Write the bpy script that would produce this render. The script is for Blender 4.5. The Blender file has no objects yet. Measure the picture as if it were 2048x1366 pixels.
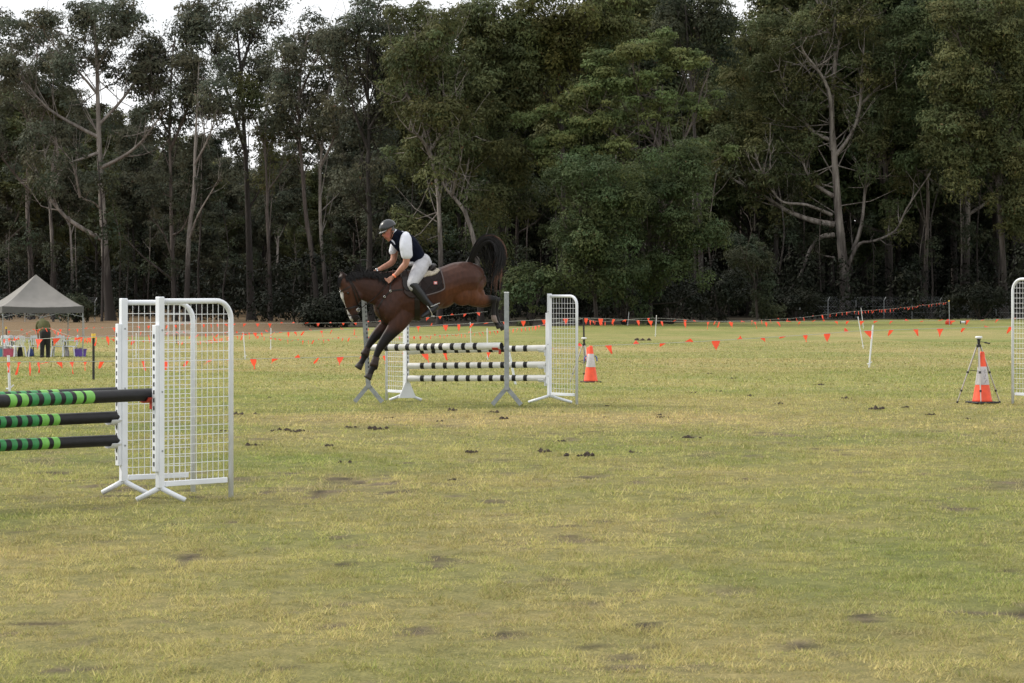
import bpy, math, random
import numpy as np
from mathutils import Vector, Matrix
from mathutils.bvhtree import BVHTree
R = math.radians
random.seed(7)
rng = np.random.default_rng(11)
SC = bpy.context.scene
COL = SC.collection

# ---------------------------------------------------------------- camera
F = 5500.0            # focal length in photo pixels (photo is 2048 wide)
CZ = 1.66             # eye height
HY = 578.0            # horizon row in the photo
cam_d = bpy.data.cameras.new('camera')
cam_d.sensor_width = 36.0
cam_d.lens = F / 2048.0 * 36.0
cam_d.shift_y = (HY - 683.0) / 2048.0
cam_d.clip_start = 0.5
cam_d.clip_end = 6000.0
cam_d.dof.use_dof = True
cam_d.dof.focus_distance = 38.0
cam_d.dof.aperture_fstop = 18.0
cam = bpy.data.objects.new('camera', cam_d)
COL.objects.link(cam)
cam.location = (0, 0, CZ)
cam.rotation_euler = (R(90), 0, 0)
SC.camera = cam

# ---------------------------------------------------------------- world and sun
SUN_EL, SUN_AZ = 40.0, -72.0      # azimuth from +Y (into the picture), negative = left
world = bpy.data.worlds.new('World')
SC.world = world
world.use_nodes = True
wt = world.node_tree
for n in list(wt.nodes): wt.nodes.remove(n)
def wn(t, **k):
    n = wt.nodes.new(t)
    for a, b in k.items(): setattr(n, a, b)
    return n
w_out = wn('ShaderNodeOutputWorld')
w_bg = wn('ShaderNodeBackground'); w_bg.inputs['Strength'].default_value = 0.082
w_sky = wn('ShaderNodeTexSky', sky_type='NISHITA', sun_disc=False, sun_elevation=R(SUN_EL), sun_rotation=R(SUN_AZ))
w_tc = wn('ShaderNodeTexCoord')
w_map = wn('ShaderNodeMapping'); w_map.inputs['Scale'].default_value = (1, 1, 2.6)
w_no = wn('ShaderNodeTexNoise'); w_no.inputs['Scale'].default_value = 3.2; w_no.inputs['Detail'].default_value = 7.0
w_no.inputs['Roughness'].default_value = 0.55
w_cr = wn('ShaderNodeValToRGB')
w_cr.color_ramp.elements[0].position = 0.33; w_cr.color_ramp.elements[0].color = (0.74, 0.74, 0.74, 1)
w_cr.color_ramp.elements[1].position = 0.52; w_cr.color_ramp.elements[1].color = (1, 1, 1, 1)
w_mix = wn('ShaderNodeMixRGB'); w_mix.inputs['Color2'].default_value = (12.6, 12.7, 12.9, 1)
L = wt.links.new
L(w_tc.outputs['Generated'], w_map.inputs['Vector']); L(w_map.outputs['Vector'], w_no.inputs['Vector'])
L(w_no.outputs['Fac'], w_cr.inputs['Fac']); L(w_cr.outputs['Color'], w_mix.inputs['Fac'])
L(w_sky.outputs['Color'], w_mix.inputs['Color1']); L(w_mix.outputs['Color'], w_bg.inputs['Color'])
L(w_bg.outputs['Background'], w_out.inputs['Surface'])

sun_d = bpy.data.lights.new('sun', 'SUN')
sun_d.energy = 2.7
sun_d.angle = R(14)
sun_d.color = (1.0, 0.93, 0.82)
sun = bpy.data.objects.new('sun', sun_d)
COL.objects.link(sun)
_sd = Vector((math.sin(R(SUN_AZ)) * math.cos(R(SUN_EL)), math.cos(R(SUN_AZ)) * math.cos(R(SUN_EL)), math.sin(R(SUN_EL))))
sun.rotation_euler = _sd.to_track_quat('Z', 'Y').to_euler()

SC.view_settings.view_transform = 'Standard'
SC.view_settings.look = 'None'
SC.view_settings.exposure = 0.33
SC.view_settings.gamma = 1.0
SC.cycles.max_bounces = 6
SC.cycles.diffuse_bounces = 3
SC.cycles.glossy_bounces = 2
SC.cycles.transmission_bounces = 2
SC.cycles.transparent_max_bounces = 4

# ---------------------------------------------------------------- helpers
def tag(o, label=None, cat=None, group=None, kind=None):
    if label: o['label'] = label
    if cat: o['category'] = cat
    if group: o['group'] = group
    if kind: o['kind'] = kind
    return o
def link(o, parent=None):
    COL.objects.link(o)
    if parent is not None: o.parent = parent
    return o
def empty(name, loc=(0, 0, 0), rz=0.0, label=None, cat=None, group=None):
    o = bpy.data.objects.new(name, None)
    o.empty_display_size = 0.2
    link(o); o.location = loc; o.rotation_euler = (0, 0, rz)
    return tag(o, label, cat, group)
def mesh_np(name, V, Fc, mat=None, smooth=False, mats=None, midx=None, col=None):
    """V (n,3) array, Fc (m,k) array or a list of index tuples"""
    me = bpy.data.meshes.new(name)
    V = np.asarray(V, dtype=np.float32)
    if isinstance(Fc, np.ndarray):
        k = Fc.shape[1]; m = Fc.shape[0]
        me.vertices.add(len(V)); me.vertices.foreach_set('co', V.ravel())
        me.loops.add(m * k); me.loops.foreach_set('vertex_index', Fc.astype(np.int32).ravel())
        me.polygons.add(m); me.polygons.foreach_set('loop_start', np.arange(0, m * k, k, dtype=np.int32))
        me.update(calc_edges=True)
    else:
        me.from_pydata([tuple(v) for v in V], [], [tuple(f) for f in Fc])
        me.update()
    if smooth:
        me.polygons.foreach_set('use_smooth', np.ones(len(me.polygons), dtype=bool))
    for m_ in (mats or ([mat] if mat else [])): me.materials.append(m_)
    if midx is not None: me.polygons.foreach_set('material_index', np.asarray(midx, dtype=np.int32))
    if col is not None:
        a = me.color_attributes.new('Col', 'FLOAT_COLOR', 'POINT')
        a.data.foreach_set('color', np.asarray(col, dtype=np.float32).ravel())
    return me
def obj(name, me, parent=None, **k):
    return tag(link(bpy.data.objects.new(name, me), parent), **k)

class MB:
    """collects shapes; build() links them as one mesh object"""
    def __init__(s): s.v = []; s.f = []; s.m = []; s.cm = 0
    def add(s, V, Fc):
        b = len(s.v); s.v.extend([tuple(v) for v in V])
        for f in Fc: s.f.append(tuple(i + b for i in f)); s.m.append(s.cm)
        return s
    def box(s, c, size, rot=None, bev=0.0):
        x, y, z = size[0] / 2, size[1] / 2, size[2] / 2
        if bev <= 0:
            P = [(-x, -y, -z), (x, -y, -z), (x, y, -z), (-x, y, -z), (-x, -y, z), (x, -y, z), (x, y, z), (-x, y, z)]
            Q = [(0, 3, 2, 1), (4, 5, 6, 7), (0, 1, 5, 4), (1, 2, 6, 5), (2, 3, 7, 6), (3, 0, 4, 7)]
        else:
            b = min(bev, x * .9, y * .9, z * .9)
            P = []
            for zz, k in ((-z, b), (-z + b, 0), (z - b, 0), (z, b)):
                for sx, sy in ((-1, -1), (1, -1), (1, 1), (-1, 1)):
                    xx, yy = sx * (x - k), sy * (y - k)
                    if sx * sy > 0: P += [(xx, yy - sy * 0, zz)] if False else [(sx * (x - k), sy * (y - k - (b if k == 0 else 0)), zz), (sx * (x - k - (b if k == 0 else 0)), sy * (y - k), zz)]
                    else: P += [(sx * (x - k - (b if k == 0 else 0)), sy * (y - k), zz), (sx * (x - k), sy * (y - k - (b if k == 0 else 0)), zz)]
            Q = [tuple(reversed(range(8))), tuple(range(24, 32))]
            for r in range(3):
                for i in range(8):
                    j = (i + 1) % 8
                    Q.append((r * 8 + i, r * 8 + j, r * 8 + 8 + j, r * 8 + 8 + i))
        M = rot if rot is not None else Matrix.Identity(3)
        c = Vector(c)
        return s.add([c + M @ Vector(p) for p in P], Q)
    def tube(s, pts, r, n=8, caps=True):
        pts = [Vector(p) for p in pts]
        rs = r if isinstance(r, (list, tuple)) else [r] * len(pts)
        up = None; V = []; Q = []
        for i, p in enumerate(pts):
            t = (pts[min(i + 1, len(pts) - 1)] - pts[max(i - 1, 0)])
            t = t.normalized() if t.length > 1e-9 else Vector((0, 0, 1))
            if up is None:
                up = Vector((0, 0, 1)) if abs(t.z) < .9 else Vector((1, 0, 0))
            a = (up - t * up.dot(t)); a = a.normalized() if a.length > 1e-6 else t.orthogonal().normalized()
            up = a; b = t.cross(a)
            for k in range(n):
                q = 2 * math.pi * k / n
                V.append(p + (a * math.cos(q) + b * math.sin(q)) * rs[i])
        for i in range(len(pts) - 1):
            for k in range(n):
                k2 = (k + 1) % n
                Q.append((i * n + k, i * n + k2, (i + 1) * n + k2, (i + 1) * n + k))
        if caps:
            Q.append(tuple(reversed(range(n)))); Q.append(tuple(range((len(pts) - 1) * n, len(pts) * n)))
        return s.add(V, Q)
    def bar(s, p0, p1, w, h, roll=None):
        """square bar between two points, w across, h in the other direction"""
        p0 = Vector(p0); p1 = Vector(p1); t = (p1 - p0).normalized()
        up = Vector(roll) if roll is not None else (Vector((0, 0, 1)) if abs(t.z) < .95 else Vector((0, 1, 0)))
        a = t.cross(up).normalized(); b = a.cross(t).normalized()
        V = []
        for p in (p0, p1):
            for sa, sb in ((-1, -1), (1, -1), (1, 1), (-1, 1)):
                V.append(p + a * sa * w / 2 + b * sb * h / 2)
        return s.add(V, [(0, 3, 2, 1), (4, 5, 6, 7), (0, 1, 5, 4), (1, 2, 6, 5), (2, 3, 7, 6), (3, 0, 4, 7)])
    def lathe(s, prof, c=(0, 0, 0), n=20, M=None):
        c = Vector(c); V = []; Q = []
        M = M if M is not None else Matrix.Identity(3)
        for r_, z in prof:
            for k in range(n):
                q = 2 * math.pi * k / n
                V.append(c + M @ Vector((r_ * math.cos(q), r_ * math.sin(q), z)))
        for i in range(len(prof) - 1):
            for k in range(n):
                k2 = (k + 1) % n
                Q.append((i * n + k, i * n + k2, (i + 1) * n + k2, (i + 1) * n + k))
        if prof[0][0] > 1e-4: Q.append(tuple(reversed(range(n))))
        if prof[-1][0] > 1e-4: Q.append(tuple(range((len(prof) - 1) * n, len(prof) * n)))
        return s.add(V, Q)
    def mesh(s, name, mats, smooth=False):
        if not isinstance(mats, (list, tuple)): mats = [mats]
        return mesh_np(name, np.array(s.v), s.f, mats=list(mats), midx=s.m, smooth=smooth)
    def build(s, name, mats, parent=None, smooth=False, **k):
        return obj(name, s.mesh(name, mats, smooth), parent, **k)

def copy_tree(o, parent=None):
    c = o.copy(); COL.objects.link(c)
    if parent is not None: c.parent = parent
    for ch in list(o.children): copy_tree(ch, c)
    return c

# ---------------------------------------------------------------- materials
def mat(name, col, rough=0.6, metal=0.0, var=0.0, scale=8.0, bump=0.0, bscale=60.0, attr=False, spec=0.5, trans=0.0, obj_co=True, stretch=None, col2=None):
    m = bpy.data.materials.new(name); m.use_nodes = True
    nt = m.node_tree; bs = nt.nodes['Principled BSDF']
    bs.inputs['Roughness'].default_value = rough
    bs.inputs['Metallic'].default_value = metal
    bs.inputs['Specular IOR Level'].default_value = spec
    lk = nt.links.new
    tc = nt.nodes.new('ShaderNodeTexCoord')
    mp = nt.nodes.new('ShaderNodeMapping')
    if stretch: mp.inputs['Scale'].default_value = stretch
    lk(tc.outputs['Object'], mp.inputs['Vector'])
    src = None
    c = nt.nodes.new('ShaderNodeRGB'); c.outputs[0].default_value = (*col, 1); src = c.outputs[0]
    if var > 0 or col2:
        no = nt.nodes.new('ShaderNodeTexNoise'); no.inputs['Scale'].default_value = scale; no.inputs['Detail'].default_value = 5
        lk(mp.outputs['Vector'], no.inputs['Vector'])
        cr = nt.nodes.new('ShaderNodeValToRGB')
        c2 = col2 if col2 else tuple(x * (1 - var) for x in col)
        c1 = col if col2 else tuple(min(1, x * (1 + var)) for x in col)
        cr.color_ramp.elements[0].position = .32; cr.color_ramp.elements[0].color = (*c2, 1)
        cr.color_ramp.elements[1].position = .68; cr.color_ramp.elements[1].color = (*c1, 1)
        lk(no.outputs['Fac'], cr.inputs['Fac']); src = cr.outputs['Color']
    if attr:
        at = nt.nodes.new('ShaderNodeAttribute'); at.attribute_name = 'Col'
        mx = nt.nodes.new('ShaderNodeMixRGB'); mx.blend_type = 'MULTIPLY'; mx.inputs['Fac'].default_value = 1
        lk(src, mx.inputs['Color1']); lk(at.outputs['Color'], mx.inputs['Color2']); src = mx.outputs['Color']
    lk(src, bs.inputs['Base Color'])
    if bump > 0:
        n2 = nt.nodes.new('ShaderNodeTexNoise'); n2.inputs['Scale'].default_value = bscale; n2.inputs['Detail'].default_value = 4
        lk(mp.outputs['Vector'], n2.inputs['Vector'])
        bp = nt.nodes.new('ShaderNodeBump'); bp.inputs['Strength'].default_value = bump; bp.inputs['Distance'].default_value = .02
        lk(n2.outputs['Fac'], bp.inputs['Height']); lk(bp.outputs['Normal'], bs.inputs['Normal'])
    if trans > 0:
        tr = nt.nodes.new('ShaderNodeBsdfTranslucent'); lk(src, tr.inputs['Color'])
        ms = nt.nodes.new('ShaderNodeMixShader'); ms.inputs['Fac'].default_value = trans
        out = nt.nodes['Material Output']
        lk(bs.outputs['BSDF'], ms.inputs[1]); lk(tr.outputs['BSDF'], ms.inputs[2]); lk(ms.outputs['Shader'], out.inputs['Surface'])
    return m
M = {}
M['white'] = mat('white_paint', (.74, .77, .82), .35, var=.07, scale=5)
M['mesh_wire'] = mat('white_wire', (.74, .76, .78), .4)
M['galv'] = mat('galvanised_steel', (.30, .32, .33), .45, .55, var=.2, scale=14)
M['black_plastic'] = mat('black_plastic', (.012, .012, .013), .45)
M['pole_black'] = mat('pole_black', (.012, .012, .014), .5, var=.25, scale=20, spec=.3)
M['pole_white'] = mat('pole_white', (.72, .72, .70), .4, var=.05, scale=10)
M['green_light'] = mat('green_light', (.17, .46, .08), .45, var=.12, scale=25)
M['green_deep'] = mat('green_deep', (.028, .23, .065), .45, var=.15, scale=25)
M['cup_red'] = mat('cup_red', (.48, .05, .03), .4)
M['flag'] = mat('flag_orange', (.95, .10, .045), .6, trans=.35, var=.12, scale=3)
M['rope'] = mat('rope', (.36, .37, .33), .8)
M['post_white'] = mat('post_white', (.68, .70, .72), .5, var=.06, scale=10)
M['post_black'] = mat('post_black', (.018, .018, .017), .6)
M['yellow'] = mat('yellow_cap', (.75, .50, .06), .5)
M['cone'] = mat('cone_orange', (.85, .09, .03), .5, var=.15, scale=9)
M['cone_band'] = mat('cone_band', (.55, .52, .54), .5, var=.15, scale=18)
M['rubber'] = mat('rubber', (.02, .02, .022), .8)
M['alu'] = mat('aluminium', (.45, .42, .38), .35, .7)
M['canvas'] = mat('canvas', (.22, .212, .20), .75, var=.10, scale=2.5, trans=.15)
M['plastic_white'] = mat('plastic_white', (.72, .74, .77), .4)

# ---------------------------------------------------------------- terrain
_ty = np.array([-200, 43, 55, 78.6, 105.8, 122, 157, 200, 268, 400, 6000.])
_td = np.array([1.66, 1.66, 1.85, 2.2, 2.65, 2.82, 2.87, 2.80, 2.83, 2.9, 2.9])
_gy = np.arange(-200, 1200, 1.0)
_gd = np.interp(_gy, _ty, _td)
_k = np.exp(-0.5 * (np.arange(-12, 13) / 4.0) ** 2); _k /= _k.sum()
_gd = np.convolve(np.pad(_gd, 12, mode='edge'), _k, mode='valid')
def drop(Y): return np.interp(Y, _gy, _gd)
def gz(Y): return CZ - float(drop(Y))
_ys = np.linspace(8, 1100, 20000)
_yp = HY + F * drop(_ys) / _ys
def Y_at(y):                      # distance of the ground seen at photo row y
    return float(np.interp(y, _yp[::-1], _ys[::-1]))
def s_at(y): return F / Y_at(y)
def P(x, y, s):                   # photo pixel and scale (px per metre) to a point
    return Vector(((x - 1024) / s, F / s, CZ - (y - HY) / s))
def G(x, y):                      # ground point seen at photo pixel
    Y = Y_at(y); return Vector(((x - 1024) * Y / F, Y, gz(Y)))
def GY(x, Y): return Vector(((x - 1024) * Y / F, Y, gz(Y)))

# smooth value noise in numpy, for placing dry and bare patches
def vnoise(x, y, seed):
    xi = np.floor(x).astype(np.int64); yi = np.floor(y).astype(np.int64)
    fx = x - xi; fy = y - yi; fx = fx * fx * (3 - 2 * fx); fy = fy * fy * (3 - 2 * fy)
    def h(a, b):
        n = (a * 374761393 + b * 668265263 + seed * 974711) & 0x7fffffff
        n = ((n ^ (n >> 13)) * 1274126177) & 0x7fffffff
        return ((n ^ (n >> 16)) & 0xffff) / 65535.0
    return (h(xi, yi) * (1 - fx) + h(xi + 1, yi) * fx) * (1 - fy) + (h(xi, yi + 1) * (1 - fx) + h(xi + 1, yi + 1) * fx) * fy
def fbm(x, y, seed, o=4):
    t = 0; a = .5; n = 0
    for i in range(o): t = t + a * vnoise(x, y, seed + i * 17); n += a; a *= .55; x = x * 2.03 + 5.1; y = y * 2.03 + 1.7
    return t / n
def sstep(a, b, x): t = np.clip((x - a) / (b - a), 0, 1); return t * t * (3 - 2 * t)
_ex = np.array([-600, 0, 450, 700, 1100, 1400, 2048, 2600.]); _ey = np.array([676, 676, 672, 655, 652, 644, 636, 636.])
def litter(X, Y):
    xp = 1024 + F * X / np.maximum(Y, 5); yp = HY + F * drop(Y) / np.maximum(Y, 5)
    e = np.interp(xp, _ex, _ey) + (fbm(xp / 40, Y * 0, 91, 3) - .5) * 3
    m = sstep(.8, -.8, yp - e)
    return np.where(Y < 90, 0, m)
def dry_and_shade(X, Y):
    yp = HY + F * drop(Y) / np.maximum(Y, 5); xp = 1024 + F * X / np.maximum(Y, 5)
    d = 1.25 * (fbm(X * .16 + 3, Y * .10, 5) - .5) + .55 * (fbm(X * .8, Y * .5, 6) - .5)
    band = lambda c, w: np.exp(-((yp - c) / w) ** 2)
    d = d + .62 * band(836 + (xp - 800) * .004, 13) * sstep(380, 520, xp) * sstep(1900, 1100, xp)
    d = d + .30 * band(702, 9) + .16 * band(672, 5) - .30 * band(655, 7) - .15 * band(745, 12) - .12 * band(790, 18) + .18 * band(723, 6) - .1 * band(905, 25)  # band nearest the forest paints tree shade as darker, greener grass
    return d - .10 * sstep(20, 13, Y)
def bareness(X, Y):
    w = sstep(42, 26, Y)
    b = fbm(X * 2.6 + 9, Y * 1.5, 21, 4); big = fbm(X * .45, Y * .3, 33, 3)
    a = sstep(.63, .72, b * .6 + big * .45 - .02)
    c = sstep(.70, .78, fbm(X * 4.5 + 3, Y * 2.4 + 8, 57, 3) * .8 + big * .22 + .02)
    return np.maximum(a * .55, c) * (.15 + .85 * w)
# ---------------------------------------------------------------- ground sheet
def ground_material(name, grass=False):
    m = bpy.data.materials.new(name); m.use_nodes = True
    nt = m.node_tree; bs = nt.nodes['Principled BSDF']; lk = nt.links.new
    bs.inputs['Roughness'].default_value = .9; bs.inputs['Specular IOR Level'].default_value = .15
    at = nt.nodes.new('ShaderNodeAttribute'); at.attribute_name = 'Col'
    geo = nt.nodes.new('ShaderNodeNewGeometry')
    def noise(scale, stretch=(1, 1, 1), det=6, ro=.6):
        mp = nt.nodes.new('ShaderNodeMapping'); mp.inputs['Scale'].default_value = stretch
        lk(geo.outputs['Position'], mp.inputs['Vector'])
        n = nt.nodes.new('ShaderNodeTexNoise'); n.inputs['Scale'].default_value = scale; n.inputs['Detail'].default_value = det; n.inputs['Roughness'].default_value = ro
        lk(mp.outputs['Vector'], n.inputs['Vector']); return n
    def ramp(n, p0, c0, p1, c1):
        r = nt.nodes.new('ShaderNodeValToRGB'); r.color_ramp.elements[0].position = p0; r.color_ramp.elements[0].color = (*c0, 1)
        r.color_ramp.elements[1].position = p1; r.color_ramp.elements[1].color = (*c1, 1); lk(n.outputs['Fac'], r.inputs['Fac']); return r
    def mul(a, b):
        x = nt.nodes.new('ShaderNodeMixRGB'); x.blend_type = 'MULTIPLY'; x.inputs['Fac'].default_value = 1
        lk(a, x.inputs['Color1']); lk(b, x.inputs['Color2']); return x.outputs['Color']
    c = at.outputs['Color']
    if not grass:
        c = mul(c, ramp(noise(1.1, (1, .7, 1)), .3, (.84, .88, .80), .7, (1.14, 1.10, 1.12)).outputs['Color'])
        c = mul(c, ramp(noise(9, (1, .8, 1)), .3, (.72, .76, .70), .7, (1.24, 1.22, 1.2)).outputs['Color'])
        c = mul(c, ramp(noise(60, (1, 1, 1), 3), .35, (.66, .68, .62), .65, (1.28, 1.28, 1.3)).outputs['Color'])
        bn = noise(38, (1, 1, 1), 5, .7); bp = nt.nodes.new('ShaderNodeBump')
        bp.inputs['Strength'].default_value = .7; bp.inputs['Distance'].default_value = .03
        lk(bn.outputs['Fac'], bp.inputs['Height']); lk(bp.outputs['Normal'], bs.inputs['Normal'])
    lk(c, bs.inputs['Base Color'])
    if grass:
        tr = nt.nodes.new('ShaderNodeBsdfTranslucent'); lk(c, tr.inputs['Color'])
        ms = nt.nodes.new('ShaderNodeMixShader'); ms.inputs['Fac'].default_value = .45
        lk(bs.outputs['BSDF'], ms.inputs[1]); lk(tr.outputs['BSDF'], ms.inputs[2]); lk(ms.outputs['Shader'], nt.nodes['Material Output'].inputs['Surface'])
    return m
C_GREEN = np.array([.256, .250, .088]); C_FRESH = np.array([.195, .222, .066]); C_STRAW = np.array([.375, .300, .140])
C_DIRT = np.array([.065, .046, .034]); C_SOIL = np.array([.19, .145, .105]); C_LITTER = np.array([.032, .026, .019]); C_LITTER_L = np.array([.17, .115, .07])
def ground_color(X, Y, fine=True):
    d = dry_and_shade(X, Y)[..., None]; b = bareness(X, Y)[..., None]; l = litter(X, Y)[..., None]
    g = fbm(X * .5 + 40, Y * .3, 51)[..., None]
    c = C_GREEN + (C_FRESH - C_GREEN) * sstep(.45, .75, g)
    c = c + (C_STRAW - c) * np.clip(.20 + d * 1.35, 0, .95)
    c = c * (1 - .16 * sstep(40, 70, Y)[..., None])  # far turf darkened to paint in the missing blade shadowing
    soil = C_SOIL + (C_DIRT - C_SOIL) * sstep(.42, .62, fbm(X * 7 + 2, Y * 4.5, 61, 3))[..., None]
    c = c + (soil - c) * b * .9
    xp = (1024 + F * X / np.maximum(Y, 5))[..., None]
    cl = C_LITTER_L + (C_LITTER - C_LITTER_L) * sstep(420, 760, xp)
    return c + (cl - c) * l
ys = np.concatenate([np.arange(-60, 8, 4.), np.arange(8, 46, .14), np.arange(46, 60, .35), np.arange(60, 130, .8), np.arange(130, 330, 1.2), np.arange(330, 700, 12.), [800, 1000, 1500, 2500, 5000.]])
xs = np.concatenate([[-3000, -1200, -600, -300, -180, -120], np.arange(-90, -22, 1.2), np.arange(-22, -9, .5), np.arange(-9, 9, .14), np.arange(9, 22, .5), np.arange(22, 90, 1.2), [90, 120, 180, 300, 600, 1200, 3000]])
XX, YY = np.meshgrid(xs, ys)
ZZ = CZ - drop(YY)
near = sstep(48, 36, YY) * (np.abs(XX) < 12)
ZZ = ZZ + near * ((fbm(XX * 1.1, YY * 1.1, 71, 3) - .5) * .05 + (fbm(XX * 5, YY * 5, 72, 2) - .5) * .022) - near * .012
nx, ny = len(xs), len(ys)
ii = (np.arange(ny - 1)[:, None] * nx + np.arange(nx - 1)[None, :]).ravel()
FF = np.stack([ii, ii + 1, ii + nx + 1, ii + nx], 1)
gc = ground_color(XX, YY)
gc = gc * (.66 + .34 * sstep(34, 60, YY))[..., None]  # near ground darkened: shade between grass clumps painted into the colour
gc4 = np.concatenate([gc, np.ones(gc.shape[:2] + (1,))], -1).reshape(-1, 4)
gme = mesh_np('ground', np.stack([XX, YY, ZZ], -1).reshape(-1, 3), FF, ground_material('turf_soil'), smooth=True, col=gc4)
obj('ground', gme, kind='structure')

# ---------------------------------------------------------------- grass blades (uncountable)
def grass_patch(name, y0, y1, dens, h, w, label, seed, half=.265, mul_col=1.0):
    r = np.random.default_rng(seed)
    area = half * (y1 * y1 - y0 * y0)
    n = int(area * dens)
    Y = np.sqrt(r.random(n) * (y1 * y1 - y0 * y0) + y0 * y0)
    X = (r.random(n) * 2 - 1) * half * Y
    fade = lambda q: 1.0
    b = bareness(X, Y); cl = fbm(X * 8, Y * 7, 81, 3)
    keep = (r.random(n) > b * .93) & (r.random(n) < .16 + 1.3 * sstep(.34, .60, cl)) & (r.random(n) > litter(X, Y))
    X, Y, b, cl = X[keep], Y[keep], b[keep], cl[keep]; n = len(X)
    near = sstep(48, 36, Y) * (np.abs(X) < 12)
    Z = CZ - drop(Y) + near * ((fbm(X * 1.1, Y * 1.1, 71, 3) - .5) * .05 + (fbm(X * 5, Y * 5, 72, 2) - .5) * .022) - near * .012 - .002
    a = r.random(n) * 2 * math.pi; lean = r.random(n) * 1.0 + .45; la = r.random(n) * 2 * math.pi
    hh = h * (.45 + r.random(n) * .9) * (.42 + 1.5 * sstep(.35, .75, cl) * (.5 + fbm(X * 1.7, Y * 1.7, 83, 2))); ww = w * (.7 + r.random(n) * .6)
    tall = r.random(n) < .012; hh = np.where(tall, hh * 2.0, hh)
    dx, dy = np.cos(a) * ww, np.sin(a) * ww
    tx, ty = np.cos(la) * np.sin(lean) * hh, np.sin(la) * np.sin(lean) * hh; tz = np.cos(lean) * hh
    ww = ww * fade(Y); V = np.stack([np.stack([X - dx, Y - dy, Z], 1), np.stack([X + dx, Y + dy, Z], 1), np.stack([X + tx, Y + ty, Z + tz], 1)], 1)
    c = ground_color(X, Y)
    t = r.random(n)[:, None]
    straw = np.array([.42, .36, .19]); lush = np.array([.13, .19, .04])
    c = np.where(t < .20, c * .45 + straw * .55, np.where(t > .82, c * .5 + lush * .5, c))
    c = c * (.86 + .30 * sstep(.25, .7, fbm(X * 3.1 + 7, Y * 2.2, 85, 3))[:, None])
    c = np.where(b[:, None] > .3, c * .55 + straw * .38, c)
    c = c * (.68 + .72 * r.random(n)[:, None]) * 1.38 * mul_col
    c4 = np.concatenate([c, np.ones((n, 1))], 1)
    c4 = np.repeat(c4[:, None, :], 3, 1)
    me = mesh_np(name, V.reshape(-1, 3), np.arange(n * 3).reshape(-1, 3), M['grass_blade'], col=c4.reshape(-1, 4))
    return obj(name, me, label=label, cat='grass', kind='stuff')
M['grass_blade'] = ground_material('grass_blade', grass=True)
grass_patch('grass', 9.5, 18, 4800, .024, .0028, 'short patchy green and straw coloured turf nearest the camera', 1)
grass_patch('grass', 18, 29, 2200, .026, .0042, 'short mown turf around the green and black jump', 2)
grass_patch('grass', 29, 46, 860, .027, .0070, 'short mown turf around the white and black jump', 3)
grass_patch('grass', 46, 75, 190, .032, .012, 'pale mown turf of the far field below the flags', 4)
grass_patch('grass', 75, 150, 34, .04, .024, 'thin dry turf beyond the tent towards the forest', 5)
# ---------------------------------------------------------------- trees
def bark(name, pale, dark, var_scale=1.2):
    m = bpy.data.materials.new(name); m.use_nodes = True
    nt = m.node_tree; bs = nt.nodes['Principled BSDF']; lk = nt.links.new
    bs.inputs['Roughness'].default_value = .85; bs.inputs['Specular IOR Level'].default_value = .2
    tc = nt.nodes.new('ShaderNodeTexCoord'); mp = nt.nodes.new('ShaderNodeMapping'); mp.inputs['Scale'].default_value = (2.2, 2.2, .35)
    lk(tc.outputs['Object'], mp.inputs['Vector'])
    n1 = nt.nodes.new('ShaderNodeTexNoise'); n1.inputs['Scale'].default_value = var_scale; n1.inputs['Detail'].default_value = 6; n1.inputs['Roughness'].default_value = .65
    lk(mp.outputs['Vector'], n1.inputs['Vector'])
    cr = nt.nodes.new('ShaderNodeValToRGB')
    cr.color_ramp.elements[0].position = .36; cr.color_ramp.elements[0].color = (*dark, 1)
    cr.color_ramp.elements[1].position = .60; cr.color_ramp.elements[1].color = (*pale, 1)
    lk(n1.outputs['Fac'], cr.inputs['Fac'])
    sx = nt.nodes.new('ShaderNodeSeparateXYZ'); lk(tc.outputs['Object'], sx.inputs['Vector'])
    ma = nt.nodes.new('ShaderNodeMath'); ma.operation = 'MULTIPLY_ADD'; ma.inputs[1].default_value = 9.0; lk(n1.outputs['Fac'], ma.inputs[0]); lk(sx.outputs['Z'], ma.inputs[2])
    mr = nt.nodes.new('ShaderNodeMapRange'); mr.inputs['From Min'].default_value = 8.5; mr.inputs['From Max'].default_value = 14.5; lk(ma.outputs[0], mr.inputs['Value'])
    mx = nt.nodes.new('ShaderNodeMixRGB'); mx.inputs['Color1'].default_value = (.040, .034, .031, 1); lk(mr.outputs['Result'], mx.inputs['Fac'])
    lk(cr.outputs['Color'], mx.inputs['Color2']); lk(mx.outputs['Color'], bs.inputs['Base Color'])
    n2 = nt.nodes.new('ShaderNodeTexNoise'); n2.inputs['Scale'].default_value = 9; lk(mp.outputs['Vector'], n2.inputs['Vector'])
    bp = nt.nodes.new('ShaderNodeBump'); bp.inputs['Strength'].default_value = .6; bp.inputs['Distance'].default_value = .08
    lk(n2.outputs['Fac'], bp.inputs['Height']); lk(bp.outputs['Normal'], bs.inputs['Normal'])
    return m
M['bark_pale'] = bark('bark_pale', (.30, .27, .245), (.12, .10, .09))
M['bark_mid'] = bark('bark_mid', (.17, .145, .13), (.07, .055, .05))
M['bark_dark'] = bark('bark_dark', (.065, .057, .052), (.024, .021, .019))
def leafmat(name, col, tr=.3):
    return mat(name, col, .65, attr=True, spec=.12, trans=tr)
M['leaf_grey'] = leafmat('leaf_grey', (.084, .090, .060))
M['leaf_olive'] = leafmat('leaf_olive', (.094, .104, .044))
M['leaf_green'] = leafmat('leaf_green', (.110, .134, .050))
M['leaf_blue'] = leafmat('leaf_blue', (.068, .090, .038))
M['leaf_dark'] = leafmat('leaf_dark', (.045, .054, .031))
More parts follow.
